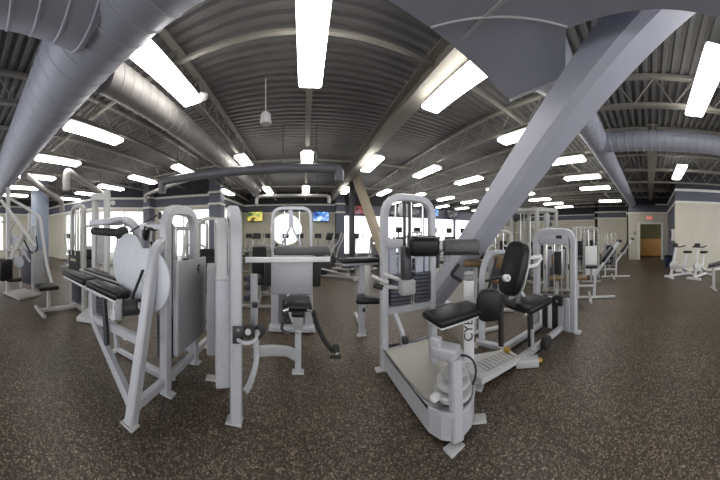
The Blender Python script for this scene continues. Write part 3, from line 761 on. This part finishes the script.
MB().bar([at(501, 302, 2.3), at(501, 346, 2.25)], .04, .05, n=(1, 0, 0)).build('pad_lever', RUBBER, r)
o = pad((2.33, 1.42, .66), (.46, .42, .09), rz=-.15, ry=-.06, parent=r, name='seat', bev=.035)
MB().cyl((2.12, 1.3, .63), (2.0, 1.28, .62), .02).build('seat_bolt', CHROME, o)
MB().bar([(2.42, 1.45, .05), (2.38, 1.44, .6)], .06, .07, n=(0, 1, 0)).build('seat_post', STEEL, r)
o = opad((2.24, 1.60, 1.09), .42, .68, .10, rotm(0, .27, -.32) @ rotm(rz=PI/2), r, 'backrest')
opad(V((2.24, 1.60, 1.09))+V((.06, -.018, -.014)), .44, .70, .02, rotm(0, .27, -.32) @ rotm(rz=PI/2), o, 'back_shell', FRAME2, bev=.006)
MB().bar([(2.50, 1.50, .55), (2.33, 1.57, .80), (2.43, 1.54, 1.2)], .05, .05, r=.08, n=(0, 1, 0)).build('back_frame', FRAME, r)
MB().pipe(bend([at(486, 281, 2.7), at(500, 277, 2.55), at(507, 278, 2.4)], .05), .018).build('side_handle', STEEL, r)
roller(at(505, 278, 2.42), at(508, 278, 2.36), .04, r, WHITE, 'handle_knob')
MB().bar([at(527, 267, 2.8), at(536, 265, 2.9), at(541, 258, 3.0)], .05, .04, r=.05).build('arm_rest', WHITE, r)
MB().bar([at(529, 258, 2.85), at(541, 256, 2.95)], .05, .04).build('arm_rest', WHITE, r)
MB().bar([at(482, 345, 2.95), at(482, 272, 3.0), at(489, 252, 3.1), at(507, 252, 3.3), at(512, 300, 3.35)], .09, .06, r=.25, n=(.66, -.75, 0)).build('side_frame', FRAME, r)
MB().bar([at(488, 290, 3.02), at(497, 257, 3.1)], .025, .03).build('linkage', STEEL, r)
MB().bar([(2.05, 1.40, .06), (2.2, 1.8, .06), (2.1, 2.1, .06)], .07, .07, r=.1, n=(0, 0, 1)).build('base_tube', FRAME, r)
MB().bar([(2.12, 1.42, .06), (3.2, 1.33, .06)], .07, .08, n=(0, 1, 0)).build('base_tube', FRAME, r)
MB().bar([(2.2, 1.72, .06), (3.2, 1.68, .06)], .07, .08, n=(0, 1, 0)).build('base_tube', FRAME, r)
MB().box((2.14, 1.33, .05), (.26, .12, .09), rotm(rz=-.9), .012).build('front_foot', FRAME2, r)
MB().cyl((2.24, 1.26, .03), (2.28, 1.22, .03), .03).build('levelling_bolt', YELLOW, r)
MB().cyl((2.05, 1.52, .16), (2.05, 1.58, .16), .03).build('pivot_bolt', YELLOW, r)
roller((2.5, 1.22, .13), (2.5, 1.32, .13), .09, r, RUBBER, 'transport_wheel')
MB().bar([at(532, 330, 2.75), at(533, 352, 2.6)], .04, .06).build('wheel_fork', SHROUD, r)
MB().bar([(3.2, 1.15, .012), (3.2, 1.15, 1.56), (3.2, 1.80, 1.56), (3.2, 1.80, .012)], .11, .10, r=.2, n=(1, 0, 0)).build('tower_frame', FRAME, r)
MB().box((3.19, 1.48, 1.44), (.08, .52, .18), bev=.015).build('header', FRAME, r)
MB().box((3.13, 1.37, 1.47), (.02, .09, .05)).build('header_badge', RUBBER, r)
for yy in (1.35, 1.48, 1.62): MB().cyl((3.2, yy, .1), (3.2, yy, 1.4), .014).build('guide_rod', CHROME, r)
MB().box((3.16, 1.40, 1.06), (.06, .11, .36), bev=.01).build('cable_guard', RUBBER, r)
for k in range(9): MB().box((3.2, 1.48, .12+k*.05), (.12, .38, .045), bev=.005).build('weight_plate', IRON, r)
for yy, w_, m_ in ((1.67, .05, WHITE), (1.60, .09, RUBBER), (1.51, .07, WHITE), (1.42, .10, RUBBER), (1.32, .10, FRAME), (1.22, .08, FRAME)):
    MB().box((3.11, yy, .29), (.03, w_, .50), bev=.006).build('shroud_strip', m_, r)
MB().box((3.08, 1.34, .5), (.08, .12, .16), bev=.015).build('selector_box', RUBBER, r)
MB().cyl((3.04, 1.36, .5), (3.02, 1.36, .5), .02).build('selector_pin', CHROME, r)
for q, a in (((3.2, 1.08), 0), ((3.2, 1.86), 0), ((1.55, 1.52), .5), ((2.1, 2.12), .3), ((PX+.1, PY+.3), 0)): foot(q, r, a)

r = thing('curl_bench', 'bench with short brown arm pad just behind the lettered white post', 'bench', (2.32, 2.36, 0))
pad((2.32, 2.36, 1.08), (.36, .24, .08), rz=-.7, rx=.1, m=BROWNV, parent=r, name='arm_pad')
MB().bar([(2.12, 2.5, 1.06), (2.05, 2.6, .9), (2.18, 2.5, .8)], .04, .05, r=.05).build('pad_bracket', STEEL, r)
MB().bar([(2.3, 2.38, .012), (2.32, 2.36, 1.03)], .07, .07, n=(1, 0, 0)).build('post', FRAME2, r)
MB().bar([(2.3, 2.38, .03), (2.75, 2.2, .03)], .06, .05).build('base_tube', FRAME2, r)

# ---- preacher bench in the middle
r = thing('preacher_bench', 'silver preacher curl bench with flat black arm pad and small seat, middle of the floor', 'bench', (.87, 3.25, 0))
MB().bar([(.87, 3.25, .012), (.87, 3.25, 1.05)], .09, .09, n=(1, 0, 0)).build('post', FRAME, r)
pad((.84, 3.3, 1.115), (.60, .30, .065), rz=.05, parent=r, name='arm_pad', bev=.02)
MB().box((.84, 3.3, 1.06), (.56, .22, .035), rotm(rz=.05), .008).build('pad_frame', FRAME, r)
pad((.93, 3.06, .575), (.38, .32, .085), rz=-.25, parent=r, name='seat')
MB().bar([(.87, 3.2, .42), (.93, 3.1, .50)], .06, .06).build('seat_bracket', FRAME, r)
MB().box((.89, 3.19, .42), (.04, .03, .16), bev=.006).build('adjuster', RUBBER, r)
MB().bar([(.9, 3.2, .035), (.95, 4.0, .035)], .06, .06).build('base_tube', FRAME, r)
foot((.85, 3.17), r)

# ================================================================== FARTHER MACHINES (built round their own origin, user side -y)
def selector(name, label, cat, loc, rz, H=1.8, W=.62, group=None, BL=1.25, kind='press', m=CREAMF, sh=SHROUD2, padm=VINYL, front=False, sz=(.62, 1.0)):
    r = thing(name, label, cat, (0, 0, 0), group)
    a = W/2
    MB().bar([(-a, 0, .01), (-a, 0, H), (a, 0, H), (a, 0, .01)], .08, .075, r=.2, n=(0, 1, 0)).build('tower_frame', m, r)
    for x_ in (-.1, .1): MB().cyl((x_, 0, .12), (x_, 0, H-.03), .014, 10).build('guide_rod', CHROME, r)
    for k in range(10): MB().box((0, 0, .17+k*.05), (W*.55, .13, .045), bev=.004).build('weight_plate', IRON, r)
    MB().box((0, (-.09 if front else .09), sz[0]), (W-.1, .03, sz[1]), bev=.01).build('shroud_panel', sh, r)
    MB().bar([(0, 0, .06), (0, -BL, .06)], .08, .07).build('base_tube', m, r)
    MB().bar([(-.3, -BL, .04), (.3, -BL, .04)], .07, .06).build('front_foot', m, r)
    MB().bar([(-a-.06, 0, .04), (a+.06, 0, .04)], .07, .06).build('rear_foot', m, r)
    MB().bar([(0, -.62, .06), (0, -.62, .46)], .07, .07, n=(1, 0, 0)).build('seat_post', m, r)
    pad((0, -.66, .50), (.36, .40, .08), parent=r, name='seat', m=padm)
    if kind in ('press', 'fly'):
        MB().bar([(0, -.36, .06), (0, -.30, 1.15)], .06, .07, n=(1, 0, 0)).build('back_frame', m, r)
        pad((0, -.40, .92), (.32, .08, .62), rx=-.1, parent=r, name='backrest', m=padm)
        for s in (-1, 1):
            MB().bar([(s*.12, -.1, H-.1), (s*.42, -.4, H-.15), (s*.42, -.72, 1.05)], .05, .05, r=.15).build('press_arm', m, r)
            roller((s*.42, -.72, 1.05), (s*.26, -.74, 1.05), .022, r, name='grip')
            if kind == 'fly': pad((s*.40, -.60, 1.15), (.09, .16, .30), parent=r, name='arm_pad', m=padm)
    elif kind == 'pulldown':
        MB().bar([(0, .0, H-.02), (0, -.75, H+.05)], .07, .08).build('boom', m, r)
        disc((0, -.72, H-.03), (1, 0, 0), .07, .03, RUBBER, r, 'pulley')
        MB().pipe([(0, -.78, H-.03), (0, -.78, H-.42)], .006, k=6).build('cable', RUBBER, r)
        MB().pipe(bend([(-.5, -.78, H-.55), (-.38, -.78, H-.42), (.38, -.78, H-.42), (.5, -.78, H-.55)], .08), .014).build('pull_bar', CHROME, r)
        roller((-.2, -.45, .72), (.2, -.45, .72), .06, r)
    elif kind == 'row':
        pad((0, -.28, .86), (.26, .10, .34), parent=r, name='chest_pad', m=padm)
        MB().bar([(0, -.05, .70), (0, -.25, .80)], .05, .06).build('pad_bracket', m, r)
        for s in (-1, 1):
            MB().bar([(s*.1, -.08, 1.25), (s*.28, -.2, 1.2), (s*.28, -.45, .78)], .045, .045, r=.12).build('row_arm', m, r)
            roller((s*.28, -.43, .80), (s*.28, -.52, .66), .02, r, name='grip')
    r.location = loc; r.rotation_euler = (0, 0, rz)
    return r
g = None
s1 = selector('lat_pulldown_machine', 'tall weight tower with rods, dark shield and low black seat before the left windows', 'weight machine', (-3.85, 2.32, 0), -.1, 2.08, .56, BL=.8, kind='none', front=True, sh=RUBBER, sz=(.86, .66))
for x_ in (-.19, -.03, .16): MB().cyl((x_, -.13, 1.1), (x_, -.13, 2.0), .012, 8).build('front_rod', FRAME2, s1)
pn = [c for c in s1.children if c.name.startswith('shroud_panel')][0]
lab = MB().box((0, -.108, 1.0), (.26, .004, .05)).build('pale_strip', TAN, pn)
s3 = thing('cable_column', 'twin square white posts rising behind the round discs at left', 'weight machine', (-3.2, 2.42, 0))
p, q = at(95, 235, 4.0), at(107, 235, 3.9)
for w_, t_ in ((p, 2.22), (q, 2.30)): MB().bar([(w_.x, w_.y, .01), (w_.x, w_.y, t_)], .10, .10, n=(1, 0, 0)).build('post', FRAME2, s3)
MB().box(((p.x+q.x)/2, (p.y+q.y)/2, 2.18), (.34, .12, .12), rotm(rz=.6), .01).build('top_bracket', FRAME2, s3)
MB().box(((p.x+q.x)/2, (p.y+q.y)/2, .05), (.7, .6, .08), rotm(rz=.6), .01).build('base', FRAME2, s3)
for k in range(9): MB().box(((p.x+q.x)/2, (p.y+q.y)/2-.02, .14+k*.075), (.20, .3, .068), rotm(rz=.6), .005).build('weight_plate', IRON, s3)
MB().box(((p.x+q.x)/2+.02, (p.y+q.y)/2, 1.25), (.16, .06, .5), rotm(rz=.6), .01).build('guard', SHROUD, s3)
selector('shoulder_press_machine', 'arched machine seen in the gap right of the grey side panel at left', 'weight machine', (-1.95, 4.3, 0), .3, 1.85, .5, kind='press')
selector('seated_row_machine', 'arched machine before the corner column, just left of the near centre tower', 'weight machine', (-2.75, 5.2, 0), .2, 1.9, .55, kind='row')
selector('chest_fly_machine', 'weight machine with black arm pads, before the left front window', 'weight machine', (-4.5, 6.2, 0), .5, 1.9, .6, kind='fly')
selector('shoulder_press_machine', 'weight machine beside the slate column at the bend of the window wall', 'weight machine', (-5.6, 5.6, 0), .7, 1.85, .6, kind='press')
selector('seated_row_machine', 'weight machine with chest pad behind the left cable column', 'weight machine', (-6.2, 4.2, 0), .9, 1.8, .6, kind='row')
selector('arm_curl_machine', 'low dark grey machine in the gap between near centre tower and broad grey panel', 'weight machine', (-1.05, 5.3, 0), .1, 1.25, .5, kind='fly', m=GREYF, sh=SHROUD, BL=.9)
# multi station, right of centre
r = thing('multi_station_gym', 'tall multi station weight frame with square top, above the black backrest', 'weight machine', (6.15, 3.55, 0))
cx, cy = 6.15, 3.55
for dx, dy in ((-.2, .75), (.25, -.65), (.5, .55), (-.45, -.35)):
    MB().bar([(cx+dx, cy+dy, .01), (cx+dx, cy+dy, 2.3)], .11, .11, n=(1, 0, 0)).build('post', GREYF, r)
    MB().cyl((cx+dx*.6, cy+dy*.6, .1), (cx+dx*.6, cy+dy*.6, 2.2), .018, 10).build('guide_rod', CHROME, r)
    foot((cx+dx, cy+dy), r, 0, .2, .2)
for a_, b_ in (((-.2, .75), (.5, .55)), ((.5, .55), (.25, -.65)), ((.25, -.65), (-.45, -.35)), ((-.45, -.35), (-.2, .75))):
    MB().bar([(cx+a_[0], cy+a_[1], 2.27), (cx+b_[0], cy+b_[1], 2.27)], .09, .12).build('top_beam', GREYF, r)
    MB().bar([(cx+a_[0], cy+a_[1], .06), (cx+b_[0], cy+b_[1], .06)], .09, .08).build('base_tube', GREYF, r)
for dx, dy in ((.05, .65), (-.3, .2), (-.1, -.5), (.4, .1)):
    MB().bar([(cx+dx, cy+dy, .08), (cx+dx, cy+dy, 2.22)], .06, .06, n=(1, 0, 0)).build('inner_upright', GREYF, r)
MB().box((cx-.1, cy-.5, 1.75), (.2, .12, .8), bev=.01).build('pulley_housing', SHROUD, r)
MB().box((cx-.05, cy+.7, 2.1), (.34, .2, .2), bev=.01).build('pulley_housing', STEEL, r)
MB().box((cx+.38, cy+.1, 1.3), (.16, .3, .7), bev=.01).build('guard', SHROUD, r)
for dx, dy in ((-.33, .2), (.38, -.05)):
    o = MB().box((cx+dx, cy+dy, .62), (.16, .34, 1.1), bev=.01).build('weight_stack', IRON, r)
for dx, dy, zz in ((-.3, .2, 2.1), (.3, -.3, 2.12), (.35, -.35, 1.85), (.35, -.35, 1.6)): disc((cx+dx, cy+dy, zz), (-.8, -.5, 0), .09, .04, RUBBER, r, 'pulley')
pad((cx-.75, cy+.1, .52), (.4, .36, .08), parent=r, name='seat', m=BROWNV)
MB().bar([(cx-.4, cy+.15, .06), (cx-.75, cy+.1, .06), (cx-.75, cy+.1, .48)], .07, .07, r=.05).build('seat_frame', GREYF, r)
pad((cx-.5, cy+.1, 1.0), (.08, .32, .6), parent=r, name='backrest')
# row of selector machines on the right
selector('leg_press_machine', 'machine with brown seat and leaning silver bars, left of the far doorway', 'weight machine', (5.3, 2.4, 0), -1.1, 1.5, .6, kind='row', padm=BROWNV, BL=.9)
selector('arm_curl_machine', 'dark grey weight machine just right of the tower beside the black backrest', 'weight machine', (7.9, 3.0, 0), -1.9, 1.75, .55, kind='fly', m=GREYF, sh=SHROUD, BL=.9)
selector('shoulder_press_machine', 'grey weight machine seen between the multi station frame and the front tower', 'weight machine', (7.8, 4.9, 0), -.4, 1.85, .6, kind='press', m=GREYF, sh=SHROUD)
selector('arm_curl_machine', 'grey machine far back between the white shielded tower and the doorway wall', 'weight machine', (11.6, 3.1, 0), -1.6, 1.7, .6, kind='fly', m=GREYF, sh=SHROUD)
selector('seated_row_machine', 'grey machine behind the short brown arm pad, under the big brace', 'weight machine', (4.9, 4.9, 0), -.5, 1.55, .6, kind='row', m=GREYF, sh=SHROUD)
selector('leg_press_machine', 'dark machine low behind the preacher bench and tan brace foot', 'weight machine', (3.1, 8.9, 0), .3, 1.5, .6, kind='press', m=GREYF, sh=SHROUD)
s = selector('leg_press_machine', 'pale weight tower with white shield behind the brown seated machine', 'weight machine', (7.35, 2.0, 0), -1.3, 1.75, .5, kind='none', front=True, sh=WHITE, m=GREYF, BL=.7)
selector('chest_fly_machine', 'weight tower with black arm pads, farthest left against the right rear wall', 'weight machine', (9.2, 4.4, 0), -1.1, 1.8, .62, kind='fly')
selector('shoulder_press_machine', 'weight machine between the brown seated machine and the right rear wall', 'weight machine', (9.6, 3.2, 0), -1.2, 1.85, .62, kind='press')
selector('seated_row_machine', 'weight machine with black seat nearest the left jamb of the far doorway', 'weight machine', (10.3, 1.9, 0), -1.4, 1.6, .62, kind='row')
selector('seated_row_machine', 'weight machine with chest pad seen between the big brace and the black backrest', 'weight machine', (4.3, 3.5, 0), -.9, 1.6, .62, kind='row', padm=BROWNV)
selector('chest_fly_machine', 'weight machine with arm pads far behind the big brace', 'weight machine', (8.4, 6.6, 0), -.9, 1.9, .62, kind='fly')
selector('lat_pulldown_machine', 'tall pulldown tower far behind the multi station frame', 'weight machine', (10.4, 6.6, 0), -1, 2.1, .62, kind='pulldown')
selector('shoulder_press_machine', 'weight machine behind the platform machine, under the front windows', 'weight machine', (4.0, 7.2, 0), -.4, 1.6, .6, kind='press')
# leaning bench machines
def leaning(name, label, loc, rz, seatm):
    r = thing(name, label, 'bench', (0, 0, 0), None)
    MB().bar([(-.5, 0, .03), (.5, 0, .03)], .07, .05).build('base_foot', FRAME2, r)
    MB().bar([(0, 0, .05), (.02, 0, .55), (.60, 0, 1.34)], .06, .07, r=.05, n=(0, 1, 0)).build('leaning_upright', FRAME, r)
    pad((.30, -.06, 1.05), (.07, .3, .42), ry=.62, parent=r, name='backrest')
    pad((-.38, 0, .50), (.42, .34, .07), parent=r, name='seat', m=seatm)
    MB().bar([(-.38, 0, .05), (-.38, 0, .46)], .06, .06, n=(0, 1, 0)).build('seat_post', FRAME, r)
    MB().bar([(-.38, 0, .30), (.02, 0, .30)], .05, .05).build('seat_rail', FRAME2, r)
    roller((.60, -.2, 1.36), (.60, .2, 1.36), .035, r)
    MB().bar([(-.1, .45, .03), (-.1, -.45, .03)], .06, .05).build('base_foot', FRAME2, r)
    r.location = loc; r.rotation_euler = (0, 0, rz); return r
leaning('back_extension_bench', 'silver bench with brown seat and upright leaning right, nearest left of the doorway', (5.05, 1.3, 0), -1.25, BROWNV)
leaning('back_extension_bench', 'silver bench with leaning upright and black roller, farther from the camera near the doorway', (7.75, 1.2, 0), -1.3, VINYL)
leaning('seated_curl_bench', 'small silver bench with black seat under the left windows beyond the blue column', (-7.6, 5.3, 0), .9, VINYL)

# lever machine at the far left
r = thing('lever_chest_press', 'cream tube lever machine with long crossing arms at the left edge', 'weight machine', (-5.6, 1.5, 0))
T = lambda pts, w=.07, nm='lever_arm', mm=FRAME2, rr=.12: MB().bar([at(*p) for p in pts], w, w, r=rr).build(nm, mm, r)
T([(8, 292, 5.4), (8, 188, 5.4)], .10, 'main_post')
T([(1, 200, 5.3), (14, 217, 5.2), (35, 246, 5.1)])
T([(11, 199, 5.6), (26, 208, 5.5), (40, 217, 5.4), (43, 240, 5.4), (46, 262, 5.3), (54, 290, 5.2)], .07, 'outer_arm')
T([(24, 232, 5.2), (12, 256, 5.2), (2, 282, 5.2)], .09, 'front_leg')
T([(4, 250, 5.3), (26, 250, 5.3)], .06, 'cross_tube')
T([(17, 219, 5.5), (10, 234, 5.4), (18, 238, 5.3)], .05, 'handle')
T([(29, 213, 5.4), (30, 245, 5.4)], .06, 'hanger_bar')
T([(36, 216, 5.6), (37, 246, 5.6)], .06, 'hanger_bar')
T([(20, 250, 5.6), (21, 288, 5.6)], .06, 'rear_leg')
T([(1, 222, 6.0), (12, 222, 6.0)], .06, 'cross_tube')
MB().pipe([at(24, 240, 5.2)+V((0, .0, 0)), at(31, 254, 5.15), at(38, 250, 5.2), at(36, 236, 5.25)], .02, r=.1).build('curved_handle', RUBBER, r)
p = at(29, 267, 5.5); MB().box(p, (.30, .18, .80), rotm(rz=.4), .01).build('weight_stack', IRON, r)
p = at(38.5, 268, 5.3); MB().box(p, (.12, .38, .82), rotm(rz=.3), .01).build('shroud_panel', SHROUD, r)
p = at(22, 296, 5.5); MB().box((p.x, p.y, .03), (.7, .7, .05), rotm(rz=.35), .01).build('base_plate', GREYF, r)
pad(at(6, 270, 5.1), (.12, .34, .5), rz=.3, parent=r, name='backrest')
p = at(13, 279, 5.2); pad(p, (.36, .36, .08), parent=r, name='seat')
selector('seated_row_machine', 'weight machine at the extreme left behind the lever machine', 'weight machine', (-8.1, 1.1, 0), 1.2, 1.8, .6, kind='row')

T([(30, 262, 5.2), (20, 246, 5.2), (30, 228, 5.3)], .05, 'handle')
T([(33, 290, 5.3), (33, 226, 5.4)], .06, 'rear_post')
for a_, b_ in ((14, 240), (19, 262), (26, 250)):
    disc(at(a_, b_, 5.45), (.8, -.6, 0), .14, .04, DISC, r, 'counterweight')
# cardio machines
def elliptical(label, loc, rz, group='elliptical trainers near the television wall'):
    r = thing('elliptical_trainer', label, 'exercise machine', (0, 0, 0), group)
    MB().bar([(0, -.9, .06), (0, .9, .06)], .12, .08).build('base_rail', SHROUD, r)
    for yy in (-.85, .85): MB().bar([(-.3, yy, .04), (.3, yy, .04)], .08, .07).build('stabiliser', SHROUD, r)
    MB().lathe((-.09, .55, .42), (1, 0, 0), [(0, .3), (.03, .35), (.15, .35), (.18, .3)], 24).build('flywheel_cover', STEEL, r)
    MB().bar([(0, .45, .1), (0, .3, 1.35)], .09, .09, n=(1, 0, 0)).build('mast', SHROUD, r)
    MB().box((0, .26, 1.45), (.36, .10, .26), rotm(rx=.3), .03).build('console', RUBBER, r)
    for s in (-1, 1):
        MB().pipe(bend([(s*.16, .4, .55), (s*.2, .25, 1.0), (s*.26, .0, 1.3), (s*.24, -.08, 1.58)], .2), .022, k=8).build('swing_arm', FRAME2, r)
        MB().bar([(s*.15, .5, .3), (s*.16, -.6, .26+.08*s)], .05, .06).build('pedal_rail', FRAME2, r)
        MB().box((s*.16, -.35, .33+.05*s), (.15, .36, .05), bev=.015).build('pedal', RUBBER, r)
    r.location = loc; r.rotation_euler = (0, 0, rz); return r
e0 = elliptical('elliptical trainer just right of the near centre tower, below the yellow television', (-3.0, 12.0, 0), PI)
copy_tree(e0, (-2.0, 12.0, 0), PI, 'elliptical trainer below and left of the round window')
copy_tree(e0, (-1.0, 12.2, 0), PI, 'elliptical trainer straight in front of the round window')
copy_tree(e0, (-.2, 12.2, 0), PI, 'elliptical trainer below and right of the round window')
copy_tree(e0, (.75, 12.0, 0), PI, 'elliptical trainer below the blue picture television')
copy_tree(e0, (-1.95, 9.4, 0), PI-.2, 'elliptical trainer standing nearer than the wall row, left of the arched machine')
copy_tree(e0, (1.5, 9.6, 0), 2.4, 'elliptical trainer standing nearer than the wall row, below the slate column')
copy_tree(e0, (1.12, 7.6, 0), .9, 'elliptical trainer nearest the slim black column')
copy_tree(e0, (2.5, 10.2, 0), 2.6, 'elliptical trainer between slim black column and tan leaning brace')
copy_tree(e0, (-9.6, 5.3, 0), .9, 'elliptical trainer beyond the blue column at the left windows', 'elliptical trainer at the left')
def treadmill(label, loc, rz):
    r = thing('treadmill', label, 'exercise machine', (0, 0, 0), 'treadmills along the front windows')
    MB().box((0, -.2, .13), (.78, 1.8, .14), bev=.03).build('deck', SHROUD, r)
    MB().box((0, -.25, .207), (.5, 1.5, .012)).build('belt', RUBBER, r)
    MB().box((0, .72, .26), (.76, .4, .22), bev=.06).build('motor_hood', SHROUD2, r)
    for s in (-1, 1):
        MB().bar([(s*.36, .7, .2), (s*.34, .45, 1.2)], .06, .09, n=(1, 0, 0)).build('upright', FRAME2, r)
        MB().bar([(s*.34, .45, 1.0), (s*.34, -.05, .98)], .045, .05).build('handrail', RUBBER, r)
    MB().box((0, .45, 1.26), (.74, .14, .26), rotm(rx=.4), .03).build('console', RUBBER, r)
    MB().bar([(0, .5, 1.3), (0, .52, 1.72)], .06, .05, n=(1, 0, 0)).build('monitor_stem', STEEL, r)
    MB().box((0, .5, 1.78), (.40, .07, .30), bev=.01).build('monitor', RUBBER, r)
    r.location = loc; r.rotation_euler = (0, 0, rz); return r
t0 = treadmill('treadmill with raised monitor, first to the right of the tan leaning brace', (5.0, 10.4, 0), .0)
for x_, l in ((6.15, 'treadmill with raised monitor, second to the right of the tan leaning brace'),
              (7.3, 'treadmill with raised monitor, third to the right of the tan leaning brace'),
              (8.45, 'treadmill with raised monitor, fourth to the right of the tan leaning brace'),
              (9.6, 'treadmill with raised monitor, rightmost one visible before the big brace')):
    copy_tree(t0, (x_, 10.4, 0), 0, l)
copy_tree(t0, (3.8, 10.6, 0), 0, 'treadmill with raised monitor, seen just over the preacher bench')

def bike(label, loc, rz):
    r = thing('exercise_bike', label, 'exercise bike', (0, 0, 0), 'exercise bikes along the right wall')
    for yy in (-.5, .5): MB().bar([(-.25, yy, .035), (.25, yy, .035)], .08, .07).build('stabiliser', WHITE, r)
    MB().bar([(0, -.5, .08), (0, .5, .08)], .08, .08).build('base_rail', WHITE, r)
    MB().lathe((-.05, .3, .42), (1, 0, 0), [(0, .12), (.02, .17), (.08, .17), (.1, .12)], 24).build('flywheel', FRAME2, r)
    MB().bar([(0, .42, .1), (0, .2, 1.05)], .07, .09, n=(1, 0, 0)).build('front_post', WHITE, r)
    MB().bar([(0, -.1, .1), (0, -.3, .82)], .07, .09, n=(1, 0, 0)).build('seat_post', WHITE, r)
    MB().bar([(0, .35, .35), (0, -.2, .45)], .06, .08).build('frame_tube', WHITE, r)
    pad((0, -.33, .87), (.24, .28, .09), parent=r, name='saddle')
    MB().pipe(bend([(-.22, -.05, 1.12), (-.22, .2, 1.08), (.22, .2, 1.08), (.22, -.05, 1.12)], .08), .022, k=8).build('handlebar', RUBBER, r)
    MB().box((0, .24, 1.14), (.2, .05, .14), rotm(rx=.4), .01).build('console', RUBBER, r)
    for s in (-1, 1):
        o = MB().bar([(s*.09, .02, .32), (s*.10, .02+s*.12, .32+s*.1)], .03, .03).build('crank', STEEL, r)
        MB().box((s*.15, .02+s*.12, .32+s*.1), (.1, .1, .03), bev=.008).build('pedal', RUBBER, o)
    r.location = loc; r.rotation_euler = (0, 0, rz); return r
b0 = bike('white upright exercise bike nearest the slate return wall', (7.9, -1.12, 0), .5)
copy_tree(b0, (7.6, -1.78, 0), .9, 'white exercise bike, the one farther right against the right wall')
# incline bench at the right edge
r = thing('incline_bench', 'grey padded incline bench cut by the right edge', 'bench', (5.7, -2.0, 0))
MB().bar([(5.75, -1.72, .012), (5.75, -1.72, .62)], .07, .07, n=(1, 0, 0)).build('leg', FRAME2, r)
MB().bar([(5.4, -2.6, .012), (5.4, -2.6, .8)], .07, .07, n=(1, 0, 0)).build('leg', FRAME2, r)
MB().bar([(5.78, -1.55, .60), (5.38, -2.7, .88)], .08, .07).build('rail', FRAME2, r)
pad((5.58, -2.1, .80), (.28, 1.15, .09), rz=-.33, rx=-.24, m=VINYLG, parent=r, name='bench_pad')
MB().bar([(5.5, -1.72, .035), (6.0, -1.72, .035)], .06, .05).build('foot_bar', FRAME2, r)
MB().bar([(5.15, -2.6, .035), (5.65, -2.6, .035)], .06, .05).build('foot_bar', FRAME2, r)


# ------------------------------------------------------------------ world, camera, exposure
wd = bpy.data.worlds.new('World'); bpy.context.scene.world = wd; wd.use_nodes = True
wd.node_tree.nodes['Background'].inputs['Color'].default_value = (.97, .98, 1, 1)
wd.node_tree.nodes['Background'].inputs['Strength'].default_value = 2.0
cam = bpy.data.cameras.new('camera'); co = bpy.data.objects.new('camera', cam); C.objects.link(co)
cam.type = 'PANO'; cam.panorama_type = 'CENTRAL_CYLINDRICAL'
cam.central_cylindrical_range_u_min = -360/220; cam.central_cylindrical_range_u_max = 360/220
cam.central_cylindrical_range_v_min = -245/220; cam.central_cylindrical_range_v_max = 235/220
cam.central_cylindrical_radius = 1.0
cam.clip_start = .05
co.location = (0, 0, EYE); co.rotation_euler = (PI/2, 0, -56/220)
S = bpy.context.scene; S.camera = co
S.view_settings.view_transform = 'Standard'; S.view_settings.look = 'None'; S.view_settings.gamma = 1
S.view_settings.exposure = 0.45
S.view_settings.use_curve_mapping = False
S.cycles.max_bounces = 6; S.cycles.diffuse_bounces = 4; S.cycles.glossy_bounces = 3; S.cycles.transparent_max_bounces = 12
S.cycles.use_denoising = True
S.cycles.sample_clamp_indirect = 6
